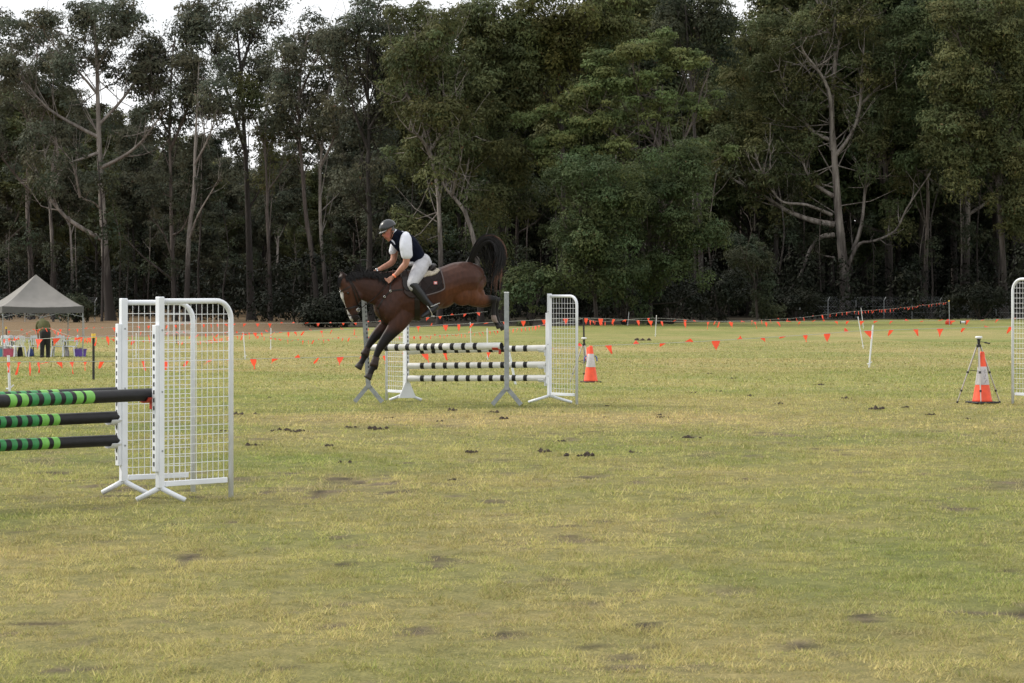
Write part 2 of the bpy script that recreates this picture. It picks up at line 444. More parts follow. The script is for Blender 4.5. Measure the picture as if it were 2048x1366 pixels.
M['leaf_deep_shade'] = leafmat('leaf_deep_shade', (.011, .014, .008), .1)  # darker than real leaves: deep forest shade put into the colour
M['leaf_yellow'] = leafmat('leaf_yellow', (.120, .126, .042))

def leaf_cloud(centers, radii, per, L, W, r, droop=.5, tint=(.7, 1.35), flat=.88, low=.45):
    """many small leaf-shaped faces gathered on the shells of irregular clumps"""
    centers = np.asarray(centers, dtype=float); radii = np.asarray(radii, dtype=float)
    k = len(centers)
    cnt = np.maximum(6, (per * (radii / radii.mean()) ** 2 * (.7 + .6 * r.random(k))).astype(int))
    idx = np.repeat(np.arange(k), cnt); n = len(idx)
    u = r.normal(size=(n, 3)); u /= np.linalg.norm(u, axis=1)[:, None]
    u[:, 2] = np.where((u[:, 2] < 0) & (r.random(n) > low), -u[:, 2], u[:, 2])
    lob = 1 + .28 * np.sin(u[:, 0] * 5 + idx * 1.7) * np.sin(u[:, 1] * 5 + idx * 2.3) + .18 * np.sin(u[:, 2] * 7 + idx)
    rad = radii[idx] * lob * (1 - .42 * r.random(n) ** 2.0)
    pos = centers[idx] + u * rad[:, None] * np.array([1, 1, flat])
    ax = r.normal(size=(n, 3)) * .6; ax[:, 2] -= droop; ax += u * .45
    ax /= np.linalg.norm(ax, axis=1)[:, None]
    nn = u * 1.0 + r.normal(size=(n, 3)) * .36; nn[:, 2] += .25; nn /= np.linalg.norm(nn, axis=1)[:, None]
    ax -= (ax * nn).sum(1)[:, None] * nn * .85; ax /= np.linalg.norm(ax, axis=1)[:, None] + 1e-9
    sd = np.cross(ax, nn); sd /= np.linalg.norm(sd, axis=1)[:, None] + 1e-9
    ll = L * (.6 + .8 * r.random(n))[:, None]; ww = W * (.7 + .6 * r.random(n))[:, None]
    a = pos - ax * ll * .5; c = pos + ax * ll * .5
    V = np.stack([a, pos + sd * ww * .5, c, pos - sd * ww * .5], 1).reshape(-1, 3)
    tk = (tint[0] + (tint[1] - tint[0]) * r.random(k))[idx] * (.8 + .4 * r.random(n))
    hue = (r.random(k)[idx] - .5) * .5 + (r.random(n) - .5) * .3
    col = np.stack([tk * (1 + hue * .5), tk, tk * (1 - hue * .3), np.ones(n)], 1)
    rusty = r.random(n) < .004
    col[rusty, 0] *= 1.5; col[rusty, 1] *= .9
    col = np.repeat(col[:, None, :], 4, 1).reshape(-1, 4)
    return V, np.arange(n * 4).reshape(-1, 4), col
def smooth_path(pts, sub=3):
    pts = [np.array(p, dtype=float) for p in pts]
    if len(pts) < 3: return pts
    out = []
    for i in range(len(pts) - 1):
        p0 = pts[max(i - 1, 0)]; p1 = pts[i]; p2 = pts[i + 1]; p3 = pts[min(i + 2, len(pts) - 1)]
        for k in range(sub):
            t = k / sub
            out.append(.5 * ((2 * p1) + (-p0 + p2) * t + (2 * p0 - 5 * p1 + 4 * p2 - p3) * t * t + (-p0 + 3 * p1 - 3 * p2 + p3) * t ** 3))
    out.append(pts[-1]); return out
def limb(mb, pts, r0, r1, n=6, sub=3):
    q = smooth_path(pts, sub); m = len(q)
    mb.tube([tuple(p) for p in q], [r0 + (r1 - r0) * (i / (m - 1)) ** .85 for i in range(m)], n, caps=False)
    return q
def twigs(mb, q, r, cnt, ln, rad, spread=.9, up=.5, start=.35):
    """side twigs off a limb; returns their tips"""
    tips = []
    m = len(q)
    for i in range(cnt):
        t = start + (1 - start) * r.random(); j = min(int(t * (m - 1)), m - 2)
        p = q[j] + (q[j + 1] - q[j]) * r.random(); d = (q[j + 1] - q[j]); d /= np.linalg.norm(d) + 1e-9
        v = d * .6 + r.normal(size=3) * spread * .6; v[2] += up * .6; v /= np.linalg.norm(v)
        l = ln * (.5 + r.random() * .9)
        mid = p + v * l * .5 + r.normal(size=3) * l * .07; e = mid + (v + np.array([0, 0, up * .5])) * l * .5
        mb.tube([tuple(p), tuple(mid), tuple(e)], [rad, rad * .65, rad * .25], 4, caps=False)
        tips.append(e); tips.append(mid * .4 + e * .6 + r.normal(size=3) * .5)
    return tips
def gum_variant(seed, H=28.0, lo=.42, nb=13, spread=4.2, per=190, rr=1.15, L=.34, W=.13, dense=1.0, lean=0.0):
    """tall gum, base at the origin: trunk mesh, crown mesh"""
    r = np.random.default_rng(seed); mb = MB()
    ph = r.random() * 6
    tp = [np.array([0, 0, -.3])]
    for i in range(1, 8):
        t = i / 7; tp.append(np.array([lean * t * H + math.sin(ph + t * 4) * .5 * t * 1.6, math.cos(ph + t * 3) * .4 * t, t * H * .93]))
    q = limb(mb, tp, .27, .05, 8, 3)
    mb.tube([(0, 0, -.3), tuple(q[1])], [.40, .26], 8, caps=False)
    C = []
    for b in range(nb):
        t = lo + (1 - lo) * (b + r.random() * .8) / nb * .98; p = q[min(int(t * (len(q) - 1)), len(q) - 2)]
        a = b * 2.4 + r.random() * .9; el = R(18 + 42 * r.random() + 20 * t)
        ln = spread * (1.25 - .75 * t) * (.6 + .7 * r.random())
        d = np.array([math.cos(a) * math.cos(el), math.sin(a) * math.cos(el), math.sin(el)])
        p1 = p + d * ln * .5 + r.normal(size=3) * .25; p2 = p1 + (d + np.array([0, 0, .45])) * ln * .45 + r.normal(size=3) * .3
        p3 = p2 + (d * .7 + np.array([0, 0, .8])) * ln * .25
        qq = limb(mb, [p, p1, p2, p3], .15 * (1.2 - .7 * t), .02, 5, 2)
        C += twigs(mb, qq, r, int(4 * dense) + 2, 1.8, .035, .9, .45, .25); C.append(p3); C.append(p2 * .6 + p3 * .4 + r.normal(size=3) * .5)
    C += [q[-1], q[-1] + np.array([.6, 0, .6]), q[-2] + np.array([-.7, .3, 0])]
    C = np.array(C); rad = rr * (.5 + .75 * r.random(len(C)))
    V, Fq, col = leaf_cloud(C, rad, per, L, W, r, low=.5)
    return mb, (V, Fq, col)
def bush_variant(seed, H, Rd, n, per, L, W, rr=1.1, tint=(.7, 1.3)):
    r = np.random.default_rng(seed); mb = MB(); C = []
    for k in range(5):
        a = r.random() * 6.28; e = np.array([math.cos(a) * Rd * .5, math.sin(a) * Rd * .5, H * (.55 + .3 * r.random())])
        limb(mb, [np.array([0, 0, -.2]), e * .5 + r.normal(size=3) * .2, e], .12, .03, 5, 2)
    for i in range(n):
        u = r.normal(size=3); u /= np.linalg.norm(u); u[2] = abs(u[2]) if r.random() < .75 else u[2]
        f = .55 + .5 * r.random()
        C.append(np.array([u[0] * Rd * f, u[1] * Rd * f, H * .48 + u[2] * H * .48 * f]))
    C = np.array(C); rad = rr * (.5 + .8 * r.random(n))
    return mb, leaf_cloud(C, rad, per, L, W, r, low=.6, tint=tint)

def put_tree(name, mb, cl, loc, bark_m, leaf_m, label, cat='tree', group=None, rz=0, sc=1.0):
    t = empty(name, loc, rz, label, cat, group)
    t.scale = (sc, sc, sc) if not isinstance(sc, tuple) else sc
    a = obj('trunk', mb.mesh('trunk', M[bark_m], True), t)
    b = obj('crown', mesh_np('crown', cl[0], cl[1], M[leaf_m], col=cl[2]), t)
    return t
def place_copy(src, loc, rz, sc, bark_m, leaf_m, label, group):
    t = src.copy(); COL.objects.link(t); t.location = loc; t.rotation_euler = (0, 0, rz); t.scale = sc
    t['label'] = label; t['group'] = group
    for ch in src.children:
        c = ch.copy(); COL.objects.link(c); c.parent = t
        c.material_slots[0].link = 'OBJECT'
        c.material_slots[0].material = M[bark_m if ch.name.startswith('trunk') else leaf_m]
    return t

# --- hero trees drawn limb by limb. (x, y) are photo pixels at the tree's own distance, dz metres in depth
def hero(s, trunk, limbs, blobs, bark_m, leaf_m, label, name='gum_tree', seed=1, r0=.6, r1=.045, per=170, L=.34, W=.13, rr=1.1, tw=5, tint=(.7, 1.35), low=.45, flat=.86, bd=.62, back=1.6):
    r = np.random.default_rng(seed); Y = F / s
    bx, by = trunk[0][0], trunk[0][1]
    base = np.array([(bx - 1024) / s, Y, gz(Y)])
    def W_(p):
        d = p[2] if len(p) > 2 else 0.0
        return np.array([(p[0] - bx) / s, d, CZ - (p[1] - HY) / s - base[2]])
    mb = MB(); tp = [W_(p) for p in trunk]; tp[0][2] = -.3
    r0 = r0 * .74
    q = limb(mb, tp, r0, r1, 10, 4)
    mb.tube([tuple(tp[0] + np.array([0, 0, 0])), tuple(q[1]), tuple(q[2])], [r0 * 1.45, r0 * 1.12, r0 * .99], 10, caps=False)
    C = []
    for lb in limbs:
        ra, pts = lb[0], lb[1]; leafy = lb[2] if len(lb) > 2 else tw
        dz = -r.random() * 4.5
        wp = [W_(p) for p in pts]
        for i, w in enumerate(wp):
            if len(pts[i]) < 3: w[1] += dz * i / max(1, len(wp) - 1)
        qq = limb(mb, wp, ra, max(.025, ra * .22), 6, 3)
        tips = twigs(mb, qq, r, leafy * 2, 1.9, max(.025, ra * .25), .9, .5, .4)
        if leafy > 0: C += tips[: int(leafy * 1.6)]
        for e in range(int(leafy * 1.2)):                     # long thin second order branches
            j = int((.25 + .7 * r.random()) * (len(qq) - 2)); p_ = qq[j]; v_ = qq[j + 1] - qq[j]; v_ = v_ / (np.linalg.norm(v_) + 1e-9) * .7 + r.normal(size=3) * .55 + np.array([0, 0, .45]); v_ /= np.linalg.norm(v_)
            l_ = 1.8 + 3.0 * r.random(); q2 = limb(mb, [p_, p_ + v_ * l_ * .4 + r.normal(size=3) * .15, p_ + v_ * l_ * .75 + np.array([0, 0, l_ * .12]) + r.normal(size=3) * .2, p_ + v_ * l_ + np.array([0, 0, l_ * .3])], max(.03, ra * .26), .012, 4, 2)
            twigs(mb, q2, r, 4, 1.0, .016, .9, .5, .2)
    for (cx, cy, rx, ry, n) in blobs:
        for i in range(max(1, int(n * (bd * (.68 if bx < 760 else 1))))):
            u = r.normal(size=2); u /= np.linalg.norm(u) + 1e-9; f = math.sqrt(r.random())
            w = W_((cx + u[0] * rx * f, cy + u[1] * ry * f)); w[1] += back + (r.random() - .5) * 2 * max(2.0, min(rx, 70) / s * .9) * math.sqrt(max(.05, 1 - f * f))
            C.append(w)
            if r.random() < .8:
                j = q[min(len(q) - 2, max(2, int((.25 + .7 * r.random()) * len(q))))]
                if np.linalg.norm(w - j) < 8.5:
                    mid = (w + j) / 2 + np.array([0, 0, -.5]); mb.tube([tuple(j), tuple(mid), tuple(w)], [.06, .04, .015], 4, caps=False)
    C = np.array(C); rad = rr * (.45 + 1.0 * r.random(len(C)))
    cl = leaf_cloud(C, rad, per * 1.45, L, W, r, tint=tint, low=low, flat=flat)
    return put_tree(name, mb, cl, tuple(base), bark_m, leaf_m, label)

hero(22.5, [(222, 642), (214, 560), (206, 440), (200, 330), (196, 210), (193, 110), (188, 25)],
     [(.24, [(204, 478), (170, 460), (130, 432), (100, 395), (80, 360), (66, 320)], 3),
      (.20, [(203, 335), (250, 314), (285, 290), (312, 262), (338, 232)], 5),
      (.19, [(198, 275), (150, 250), (105, 222), (70, 185), (50, 150)], 6),
      (.17, [(197, 250), (235, 210), (270, 165), (300, 120), (318, 90)], 7),
      (.15, [(196, 190), (165, 150), (130, 115), (100, 70)], 8),
      (.13, [(194, 140), (215, 100), (240, 70), (255, 30)], 8),
      (.16, [(198, 305), (165, 320), (140, 335), (128, 365)], 3), (.12, [(203, 420), (190, 405), (172, 400)], 1),
      (.12, [(160, 395), (150, 330), (120, 290), (95, 270)], 4)],
     [(170, 40, 95, 42, 34), (130, 110, 90, 50, 30), (235, 120, 80, 60, 26), (90, 190, 90, 50, 16), (255, 200, 60, 40, 10), (150, 200, 60, 40, 8), (60, 50, 50, 40, 14), (150, 300, 90, 60, 8)],
     'bark_pale', 'leaf_grey', 'tall gum tree behind the grey tent with long curving bare lower limbs', seed=3, r0=.62, r1=.08)
hero(21.5, [(62, 640), (62, 540), (55, 420), (58, 300), (70, 180), (75, 90)],
     [(.16, [(58, 380), (35, 350), (10, 310), (-10, 250)], 5), (.15, [(57, 330), (80, 270), (95, 220), (110, 170)], 5), (.13, [(62, 250), (40, 200), (20, 150)], 6)],
     [(40, 100, 70, 55, 30), (20, 200, 60, 60, 22), (90, 160, 50, 50, 16), (30, 300, 60, 60, 14), (0, 40, 40, 40, 14)],
     'bark_mid', 'leaf_grey', 'pale stemmed gum tree at the left edge of the forest', seed=5, r0=.42)
hero(21.5, [(108, 640), (108, 560), (104, 480), (100, 380), (112, 280), (108, 230)],
     [(.14, [(102, 360), (118, 310), (112, 250), (100, 220)], 3), (.12, [(110, 280), (90, 250), (80, 215)], 3)],
     [(110, 210, 50, 40, 14), (90, 330, 50, 50, 10)],
     'bark_pale', 'leaf_olive', 'slender pale trunk between the first gum and the tent peak', seed=6, r0=.36)
hero(22.5, [(350, 644), (347, 560), (343, 450), (341, 340), (339, 240), (345, 120), (350, 70)],
     [(.14, [(346, 560), (315, 535), (285, 510), (250, 470)], 0), (.12, [(345, 470), (368, 460), (390, 420), (395, 380)], 1),
      (.16, [(341, 300), (365, 250), (385, 200), (400, 150)], 6), (.14, [(340, 270), (315, 220), (300, 160)], 6), (.11, [(345, 520), (330, 470), (300, 430)], 2)],
     [(345, 90, 55, 45, 26), (395, 120, 45, 40, 16), (305, 150, 45, 45, 18), (400, 200, 50, 40, 14), (350, 200, 50, 50, 12), (330, 330, 70, 60, 10)],
     'bark_mid', 'leaf_grey', 'thin brown trunked gum with sparse lower twigs behind the mesh panels', seed=8, r0=.34)
hero(23, [(372, 646), (375, 560), (378, 470), (388, 380), (390, 300), (395, 200), (398, 120)],
     [(.12, [(378, 480), (400, 430), (430, 385), (445, 365)], 1), (.13, [(389, 330), (420, 280), (440, 230)], 5)],
     [(400, 140, 50, 50, 20), (440, 230, 45, 40, 14), (400, 330, 60, 50, 8)],
     'bark_pale', 'leaf_grey', 'gum with a pale patchy trunk just right of the thin brown one', seed=9, r0=.38)
hero(22, [(503, 648), (500, 560), (497, 450), (492, 330), (485, 210), (478, 100), (470, 20)],
     [(.2, [(490, 300), (470, 230), (450, 160), (430, 100), (405, 50)], 9), (.18, [(480, 150), (500, 90), (520, 50), (545, 20)], 8),
      (.13, [(486, 215), (515, 180), (545, 150)], 7), (.12, [(496, 420), (520, 380), (540, 330)], 3)],
     [(440, 55, 60, 40, 24), (375, 40, 25, 30, 7), (520, 60, 45, 45, 16), (490, 130, 50, 40, 14), (520, 190, 50, 35, 14), (470, 240, 50, 40, 10), (500, 330, 60, 50, 8)],
     'bark_dark', 'leaf_grey', 'tall dark trunked gum with an open airy crown against the white sky', seed=10, r0=.55, per=150)
hero(22.5, [(541, 648), (540, 560), (536, 470), (534, 380), (530, 280), (534, 200)],
     [(.1, [(536, 380), (560, 350), (590, 310)], 2), (.12, [(532, 300), (515, 250), (500, 220)], 4)],
     [(530, 205, 45, 35, 14), (560, 260, 45, 30, 12), (520, 300, 50, 40, 8), (550, 360, 50, 40, 8)],
     'bark_mid', 'leaf_olive', 'slim straight gum beside the tall dark trunked one', seed=12, r0=.27)
hero(23, [(636, 652), (628, 540), (612, 430), (604, 330), (598, 250), (600, 150), (618, 60)],
     [(.15, [(600, 240), (585, 180), (572, 140)], 6), (.14, [(600, 190), (625, 140), (645, 110)], 7), (.11, [(600, 280), (575, 250), (560, 235)], 4)],
     [(618, 62, 34, 26, 16), (590, 95, 30, 26, 10), (640, 110, 32, 36, 12), (590, 170, 44, 40, 18), (640, 200, 45, 35, 14), (600, 260, 50, 40, 14), (620, 350, 50, 50, 10)],
     'bark_mid', 'leaf_grey', 'leaning pale gum whose round top stands alone in the sky gap', seed=13, r0=.36)
hero(23, [(652, 652), (650, 560), (642, 470), (640, 380), (643, 300), (655, 200), (660, 150)],
     [(.12, [(642, 330), (670, 280), (690, 230)], 5), (.12, [(645, 300), (625, 260), (615, 230)], 4)],
     [(670, 170, 40, 40, 16), (690, 230, 40, 40, 14), (650, 250, 50, 40, 12), (690, 330, 50, 50, 10)],
     'bark_pale', 'leaf_grey', 'upright pale gum trunk beside the leaning one', seed=14, r0=.30)
hero(24, [(742, 652), (738, 560), (740, 460), (736, 350), (738, 240), (735, 130), (745, 30)],
     [(.16, [(737, 300), (715, 240), (700, 180), (695, 130)], 8), (.15, [(737, 260), (765, 210), (785, 150), (790, 90)], 8),
      (.14, [(736, 200), (720, 130), (715, 90), (740, 20)], 7), (.1, [(740, 430), (715, 400), (700, 380)], 4)],
     [(745, 60, 45, 50, 22), (710, 120, 40, 40, 16), (790, 100, 50, 50, 22), (740, 190, 60, 50, 20), (700, 250, 50, 50, 18), (780, 250, 50, 60, 18), (710, 380, 30, 35, 14), (760, 360, 50, 60, 16)],
     'bark_dark', 'leaf_grey', 'dark stemmed gum rising behind the horse head', seed=15, r0=.42)
hero(25, [(878, 650), (882, 560), (880, 470), (875, 380), (862, 310), (845, 240), (835, 150), (830, 60)],
     [(.2, [(866, 320), (845, 280), (820, 265)], 3), (.16, [(862, 300), (880, 270), (892, 240), (900, 200)], 6),
      (.16, [(845, 240), (815, 190), (805, 130)], 8), (.15, [(838, 190), (865, 130), (880, 80)], 8)],
     [(830, 60, 60, 60, 34), (880, 120, 60, 60, 30), (820, 190, 50, 50, 20), (890, 200, 60, 50, 22), (850, 300, 50, 40, 12), (800, 330, 50, 60, 16), (920, 300, 50, 50, 16), (810, 450, 40, 50, 10)],
     'bark_pale', 'leaf_olive', 'gum with a smooth pale trunk standing right above the rider', seed=16, r0=.33)
hero(25, [(962, 650), (958, 560), (950, 490), (930, 425), (905, 392), (888, 370), (880, 330), (895, 270)],
     [(.12, [(905, 392), (915, 350), (925, 320)], 3), (.13, [(885, 360), (900, 300), (910, 260)], 4)],
     [(930, 220, 60, 60, 26), (960, 290, 50, 60, 20), (900, 330, 40, 30, 8), (970, 400, 40, 40, 10)],
     'bark_pale', 'leaf_olive', 'gum with a kinked pale limb leaning left above the horse tail', seed=17, r0=.36)
hero(24, [(1010, 650), (1005, 540), (1000, 430), (1000, 300), (990, 180), (985, 60), (985, 10)],
     [(.18, [(1000, 330), (965, 260), (945, 190), (935, 120)], 9), (.17, [(995, 250), (1030, 190), (1050, 120), (1060, 60)], 9), (.12, [(1000, 400), (1030, 360), (1050, 330)], 5)],
     [(985, 60, 70, 60, 44), (930, 110, 50, 60, 24), (1050, 90, 50, 60, 30), (1000, 170, 80, 50, 34), (1060, 200, 40, 50, 18), (980, 270, 60, 50, 20), (1030, 380, 50, 60, 22), (990, 470, 50, 60, 14)],
     'bark_dark', 'leaf_olive', 'broad dark olive gum between the rider and the bright green tree', back=-2.0, bd=.75, seed=18, r0=.5)
hero(24, [(1140, 652), (1135, 540), (1128, 420), (1125, 300), (1120, 180), (1110, 90), (1108, 10)],
     [(.15, [(1122, 250), (1095, 190), (1085, 130)], 8), (.15, [(1118, 200), (1140, 140), (1150, 80)], 8)],
     [(1120, 30, 70, 40, 34), (1075, 120, 40, 60, 24), (1150, 70, 60, 40, 26), (1200, 40, 60, 40, 26), (1120, 130, 40, 50, 20)],
     'bark_dark', 'leaf_yellow', 'yellow tinged gum top above the left shoulder of the bright green tree', back=-2.0, seed=19, r0=.4, tint=(.45, 1.1))
# the bright green tree: several sloping shelves of foliage
sh = []
for (x0, y0, x1, y1, n) in [(1190, 130, 1330, 85, 30), (1150, 200, 1230, 150, 20), (1250, 190, 1400, 120, 34), (1330, 110, 1400, 130, 16), (1110, 230, 1230, 170, 22), (1060, 250, 1150, 200, 20),
                            (1130, 270, 1260, 215, 20), (1230, 240, 1340, 200, 18), (1070, 300, 1190, 255, 22), (1200, 300, 1320, 250, 16), (1300, 230, 1420, 190, 18), (1100, 340, 1240, 300, 22), (1260, 330, 1400, 290, 20), (1120, 400, 1230, 350, 18), (1240, 370, 1390, 340, 20)]:
    for k in range(5):
        t = k / 4; sh.append((x0 + (x1 - x0) * t, y0 + (y1 - y0) * t, 17, 13, max(1, n // 5)))
hero(24.5, [(1330, 650), (1325, 540), (1322, 430), (1322, 330), (1318, 240), (1325, 170)],
     [(.2, [(1322, 390), (1290, 330), (1240, 280), (1190, 240), (1150, 215)], 3), (.18, [(1322, 360), (1355, 300), (1385, 240), (1400, 180)], 3),
      (.16, [(1320, 300), (1290, 240), (1270, 180), (1260, 130)], 3), (.14, [(1322, 420), (1370, 380), (1410, 330)], 2), (.16, [(1324, 460), (1240, 420), (1160, 350), (1100, 300)], 3)],
     sh, 'bark_mid', 'leaf_green', 'large bright green tree with sloping shelves of foliage right of the rider', 'broadleaf_tree', back=-2.2, seed=21, r0=.5, per=210, L=.26, W=.13, rr=.95, tint=(.8, 1.5), low=.3, flat=.6)
hero(26, [(1195, 654), (1190, 600), (1185, 530), (1190, 470), (1200, 420)],
     [(.12, [(1188, 530), (1160, 480), (1140, 440)], 3), (.12, [(1188, 540), (1225, 490), (1250, 440)], 3)],
     [(1150, 360, 60, 35, 20), (1220, 350, 40, 30, 14), (1170, 420, 50, 35, 26), (1230, 400, 50, 35, 26), (1150, 480, 40, 45, 24), (1210, 480, 50, 50, 26), (1180, 550, 50, 40, 22), (1250, 540, 40, 45, 18)],
     'bark_mid', 'leaf_blue', 'rounded blue green wattle left of centre under the bright green tree', 'wattle_tree', back=-2.0, seed=22, r0=.24, per=200, L=.24, W=.11, rr=.95)
hero(25.5, [(1300, 652), (1302, 590), (1306, 520), (1312, 460)],
     [(.12, [(1305, 530), (1280, 480), (1265, 430)], 3), (.12, [(1308, 500), (1340, 450), (1360, 400)], 3)],
     [(1300, 350, 70, 30, 22), (1380, 330, 40, 35, 14), (1300, 390, 55, 30, 24), (1370, 380, 45, 40, 24), (1290, 450, 45, 40, 22), (1350, 460, 55, 45, 26), (1300, 540, 50, 45, 18), (1370, 550, 45, 45, 14), (1420, 470, 35, 50, 16)],
     'bark_mid', 'leaf_blue', 'tall dense wattle directly below the bright green tree', 'wattle_tree', back=-2.0, seed=23, r0=.26, per=200, L=.24, W=.11, rr=.95)
hero(22, [(1405, 645), (1402, 540), (1398, 400), (1388, 250), (1378, 120), (1370, 10)],
     [(.14, [(1385, 200), (1360, 130), (1350, 70)], 5), (.14, [(1380, 150), (1400, 90), (1415, 50)], 5)],
     [(1375, 20, 50, 35, 26), (1340, 45, 40, 30, 16), (1430, 60, 40, 50, 18), (1440, 150, 40, 50, 12), (1400, 110, 30, 30, 6)],
     'bark_dark', 'leaf_dark', 'dark gum in the sky gap behind the bright green tree', seed=24, r0=.4)
hero(20.5, [(1690, 640), (1690, 570), (1684, 500), (1677, 430), (1672, 360), (1668, 300), (1663, 230), (1668, 150), (1672, 60), (1676, -20)],
     [(.34, [(1668, 450), (1620, 440), (1570, 420), (1520, 388), (1470, 362), (1430, 330)], 7),
      (.26, [(1666, 392), (1630, 370), (1612, 345), (1600, 320)], 4),
      (.20, [(1664, 430), (1610, 410), (1560, 405), (1530, 370), (1505, 320)], 6),
      (.26, [(1668, 470), (1640, 475), (1618, 500), (1600, 545), (1575, 582), (1548, 600), (1535, 625)], 0),
      (.16, [(1585, 570), (1570, 590), (1566, 612), (1575, 630)], 1),
      (.22, [(1690, 560), (1700, 520), (1716, 488), (1745, 482), (1785, 462), (1805, 420), (1830, 380), (1850, 350)], 4),
      (.22, [(1706, 500), (1722, 450), (1728, 380), (1735, 310), (1740, 270)], 6),
      (.24, [(1672, 310), (1700, 270), (1716, 220), (1718, 150), (1722, 100)], 7),
      (.26, [(1664, 300), (1658, 200), (1635, 150), (1600, 110), (1590, 80)], 7),
      (.22, [(1660, 280), (1620, 260), (1595, 220), (1570, 180), (1555, 140)], 7),
      (.18, [(1668, 120), (1690, 50), (1730, 10)], 7), (.18, [(1670, 90), (1650, 50), (1640, 0)], 7),
      (.12, [(1668, 515), (1640, 510), (1625, 500)], 0), (.18, [(1720, 210), (1760, 170), (1785, 140)], 6)],
     [(1560, 90, 60, 55, 34), (1500, 170, 60, 60, 36), (1460, 260, 50, 55, 34), (1640, 60, 60, 50, 28), (1730, 60, 70, 60, 36), (1780, 150, 50, 50, 24), (1560, 220, 60, 50, 24), (1520, 300, 60, 45, 26),
      (1440, 330, 40, 40, 20), (1590, 330, 60, 50, 18), (1620, 180, 50, 40, 12), (1740, 220, 50, 60, 16), (1800, 250, 40, 50, 16), (1540, 420, 50, 20, 8), (1800, 360, 40, 30, 6)],
     'bark_pale', 'leaf_olive', 'giant pale trunked gum with long sweeping limbs and one broken limb reaching the ground', back=.3, seed=30, r0=.78, r1=.10, per=180, tint=(.65, 1.25))
hero(23, [(1515, 646), (1512, 600), (1508, 550), (1505, 510)],
     [(.08, [(1508, 560), (1490, 530), (1480, 510)], 2)],
     [(1500, 500, 30, 28, 18), (1490, 540, 36, 30, 20), (1530, 530, 30, 30, 14), (1510, 590, 34, 30, 10), (1540, 620, 30, 12, 6)],
     'bark_mid', 'leaf_dark', 'small drooping olive sapling left of the giant gum trunk', 'sapling_tree', seed=31, r0=.14, per=160, L=.26, W=.11, rr=.85)
hero(21, [(2010, 640), (2008, 560), (2000, 430), (1990, 300), (1975, 180), (1960, 60), (1955, -10)],
     [(.22, [(1995, 360), (1950, 310), (1915, 250), (1890, 200)], 8), (.2, [(1990, 300), (2030, 240), (2060, 170)], 7), (.2, [(1975, 200), (1930, 130), (1900, 70)], 8), (.15, [(2000, 430), (2030, 380), (2050, 330)], 6)],
     [(1930, 60, 70, 60, 44), (2020, 60, 60, 70, 40), (1900, 160, 60, 60, 34), (1970, 170, 70, 60, 36), (2040, 200, 50, 70, 30), (1890, 270, 50, 50, 26), (1950, 290, 60, 50, 28), (1920, 350, 50, 40, 18), (2030, 320, 45, 50, 24), (2000, 410, 50, 50, 22), (2040, 460, 45, 40, 16)],
     'bark_mid', 'leaf_olive', 'massive olive gum filling the upper right corner of the view', back=-2.0, bd=.8, seed=32, r0=.5, tint=(.75, 1.5))
hero(20.5, [(1850, 640), (1852, 520), (1856, 400), (1850, 280), (1845, 160), (1840, 40)],
     [(.16, [(1853, 330), (1830, 270), (1815, 220)], 6), (.16, [(1850, 260), (1870, 200), (1880, 150)], 6)],
     [(1840, 60, 50, 60, 30), (1830, 160, 40, 50, 20), (1850, 240, 45, 45, 20), (1840, 330, 40, 35, 14)],
     'bark_mid', 'leaf_blue', 'bluish gum between the giant gum and the corner one', back=-2.0, bd=.8, seed=33, r0=.34)

# --- generic gums: five shapes, copied through the second and third rows
VAR = []
for i, (sd, lo, nb, sp, rr, dn) in enumerate([(101, .40, 14, 4.4, 1.15, 1.0), (102, .30, 17, 4.0, 1.1, 1.0), (103, .5, 12, 4.8, 1.25, 1.0), (104, .22, 20, 3.9, 1.15, 1.1), (105, .36, 15, 5.0, 1.2, 1.0), (106, .12, 22, 3.6, 1.1, 1.1)]):
    VAR.append(gum_variant(sd, lo=lo, nb=nb, spread=sp, rr=rr, dense=dn, per=150, L=.40, W=.16))
SRC = {}
def forest_tree(k, x, Y, H, bark_m, leaf_m, label, group, rz=0.0, w=1.0):
    loc = GY(x, Y); sc = (H / 28 * w, H / 28 * w, H / 28)
    if k not in SRC:
        SRC[k] = put_tree('gum_tree', VAR[k][0], VAR[k][1], loc, bark_m, leaf_m, label, group=group, rz=rz, sc=sc)
        return SRC[k]
    return place_copy(SRC[k], loc, rz, sc, bark_m, leaf_m, label, group)
r3 = np.random.default_rng(77)
def skyline(x):                    # height in metres the second rows may reach, by photo column
    return np.interp(x, [-200, 0, 150, 280, 330, 450, 560, 640, 720, 780, 900, 1050, 1150, 1300, 1400, 1460, 1600, 2300], [24, 23, 20.5, 18.5, 17.5, 17, 15, 16, 17, 23, 26, 25, 29, 31, 24, 27, 34, 38])
for row, (Y0, n, hf) in enumerate([(288, 34, 1.0), (312, 36, .97), (342, 38, .95), (376, 38, .93)]):
    for i in range(n):
        x = -130 + (2310 / (n - 1)) * i + (r3.random() - .5) * 60
        Y = Y0 + (r3.random() - .5) * 18
        H = float(skyline(x)) * hf * (.82 + .25 * r3.random()) * (Y / 262) ** .75
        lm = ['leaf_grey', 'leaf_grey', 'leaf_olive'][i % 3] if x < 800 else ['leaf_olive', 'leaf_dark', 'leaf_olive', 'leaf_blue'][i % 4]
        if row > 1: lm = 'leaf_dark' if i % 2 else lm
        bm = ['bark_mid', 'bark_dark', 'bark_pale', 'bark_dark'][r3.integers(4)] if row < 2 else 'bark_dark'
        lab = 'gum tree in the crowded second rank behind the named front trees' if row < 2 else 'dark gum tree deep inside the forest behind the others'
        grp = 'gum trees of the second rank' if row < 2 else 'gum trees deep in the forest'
        forest_tree((i * 5 + row * 2) % 6, x, Y, H, bm, lm, lab, grp, r3.random() * 6.28, 1.0 + .25 * r3.random())
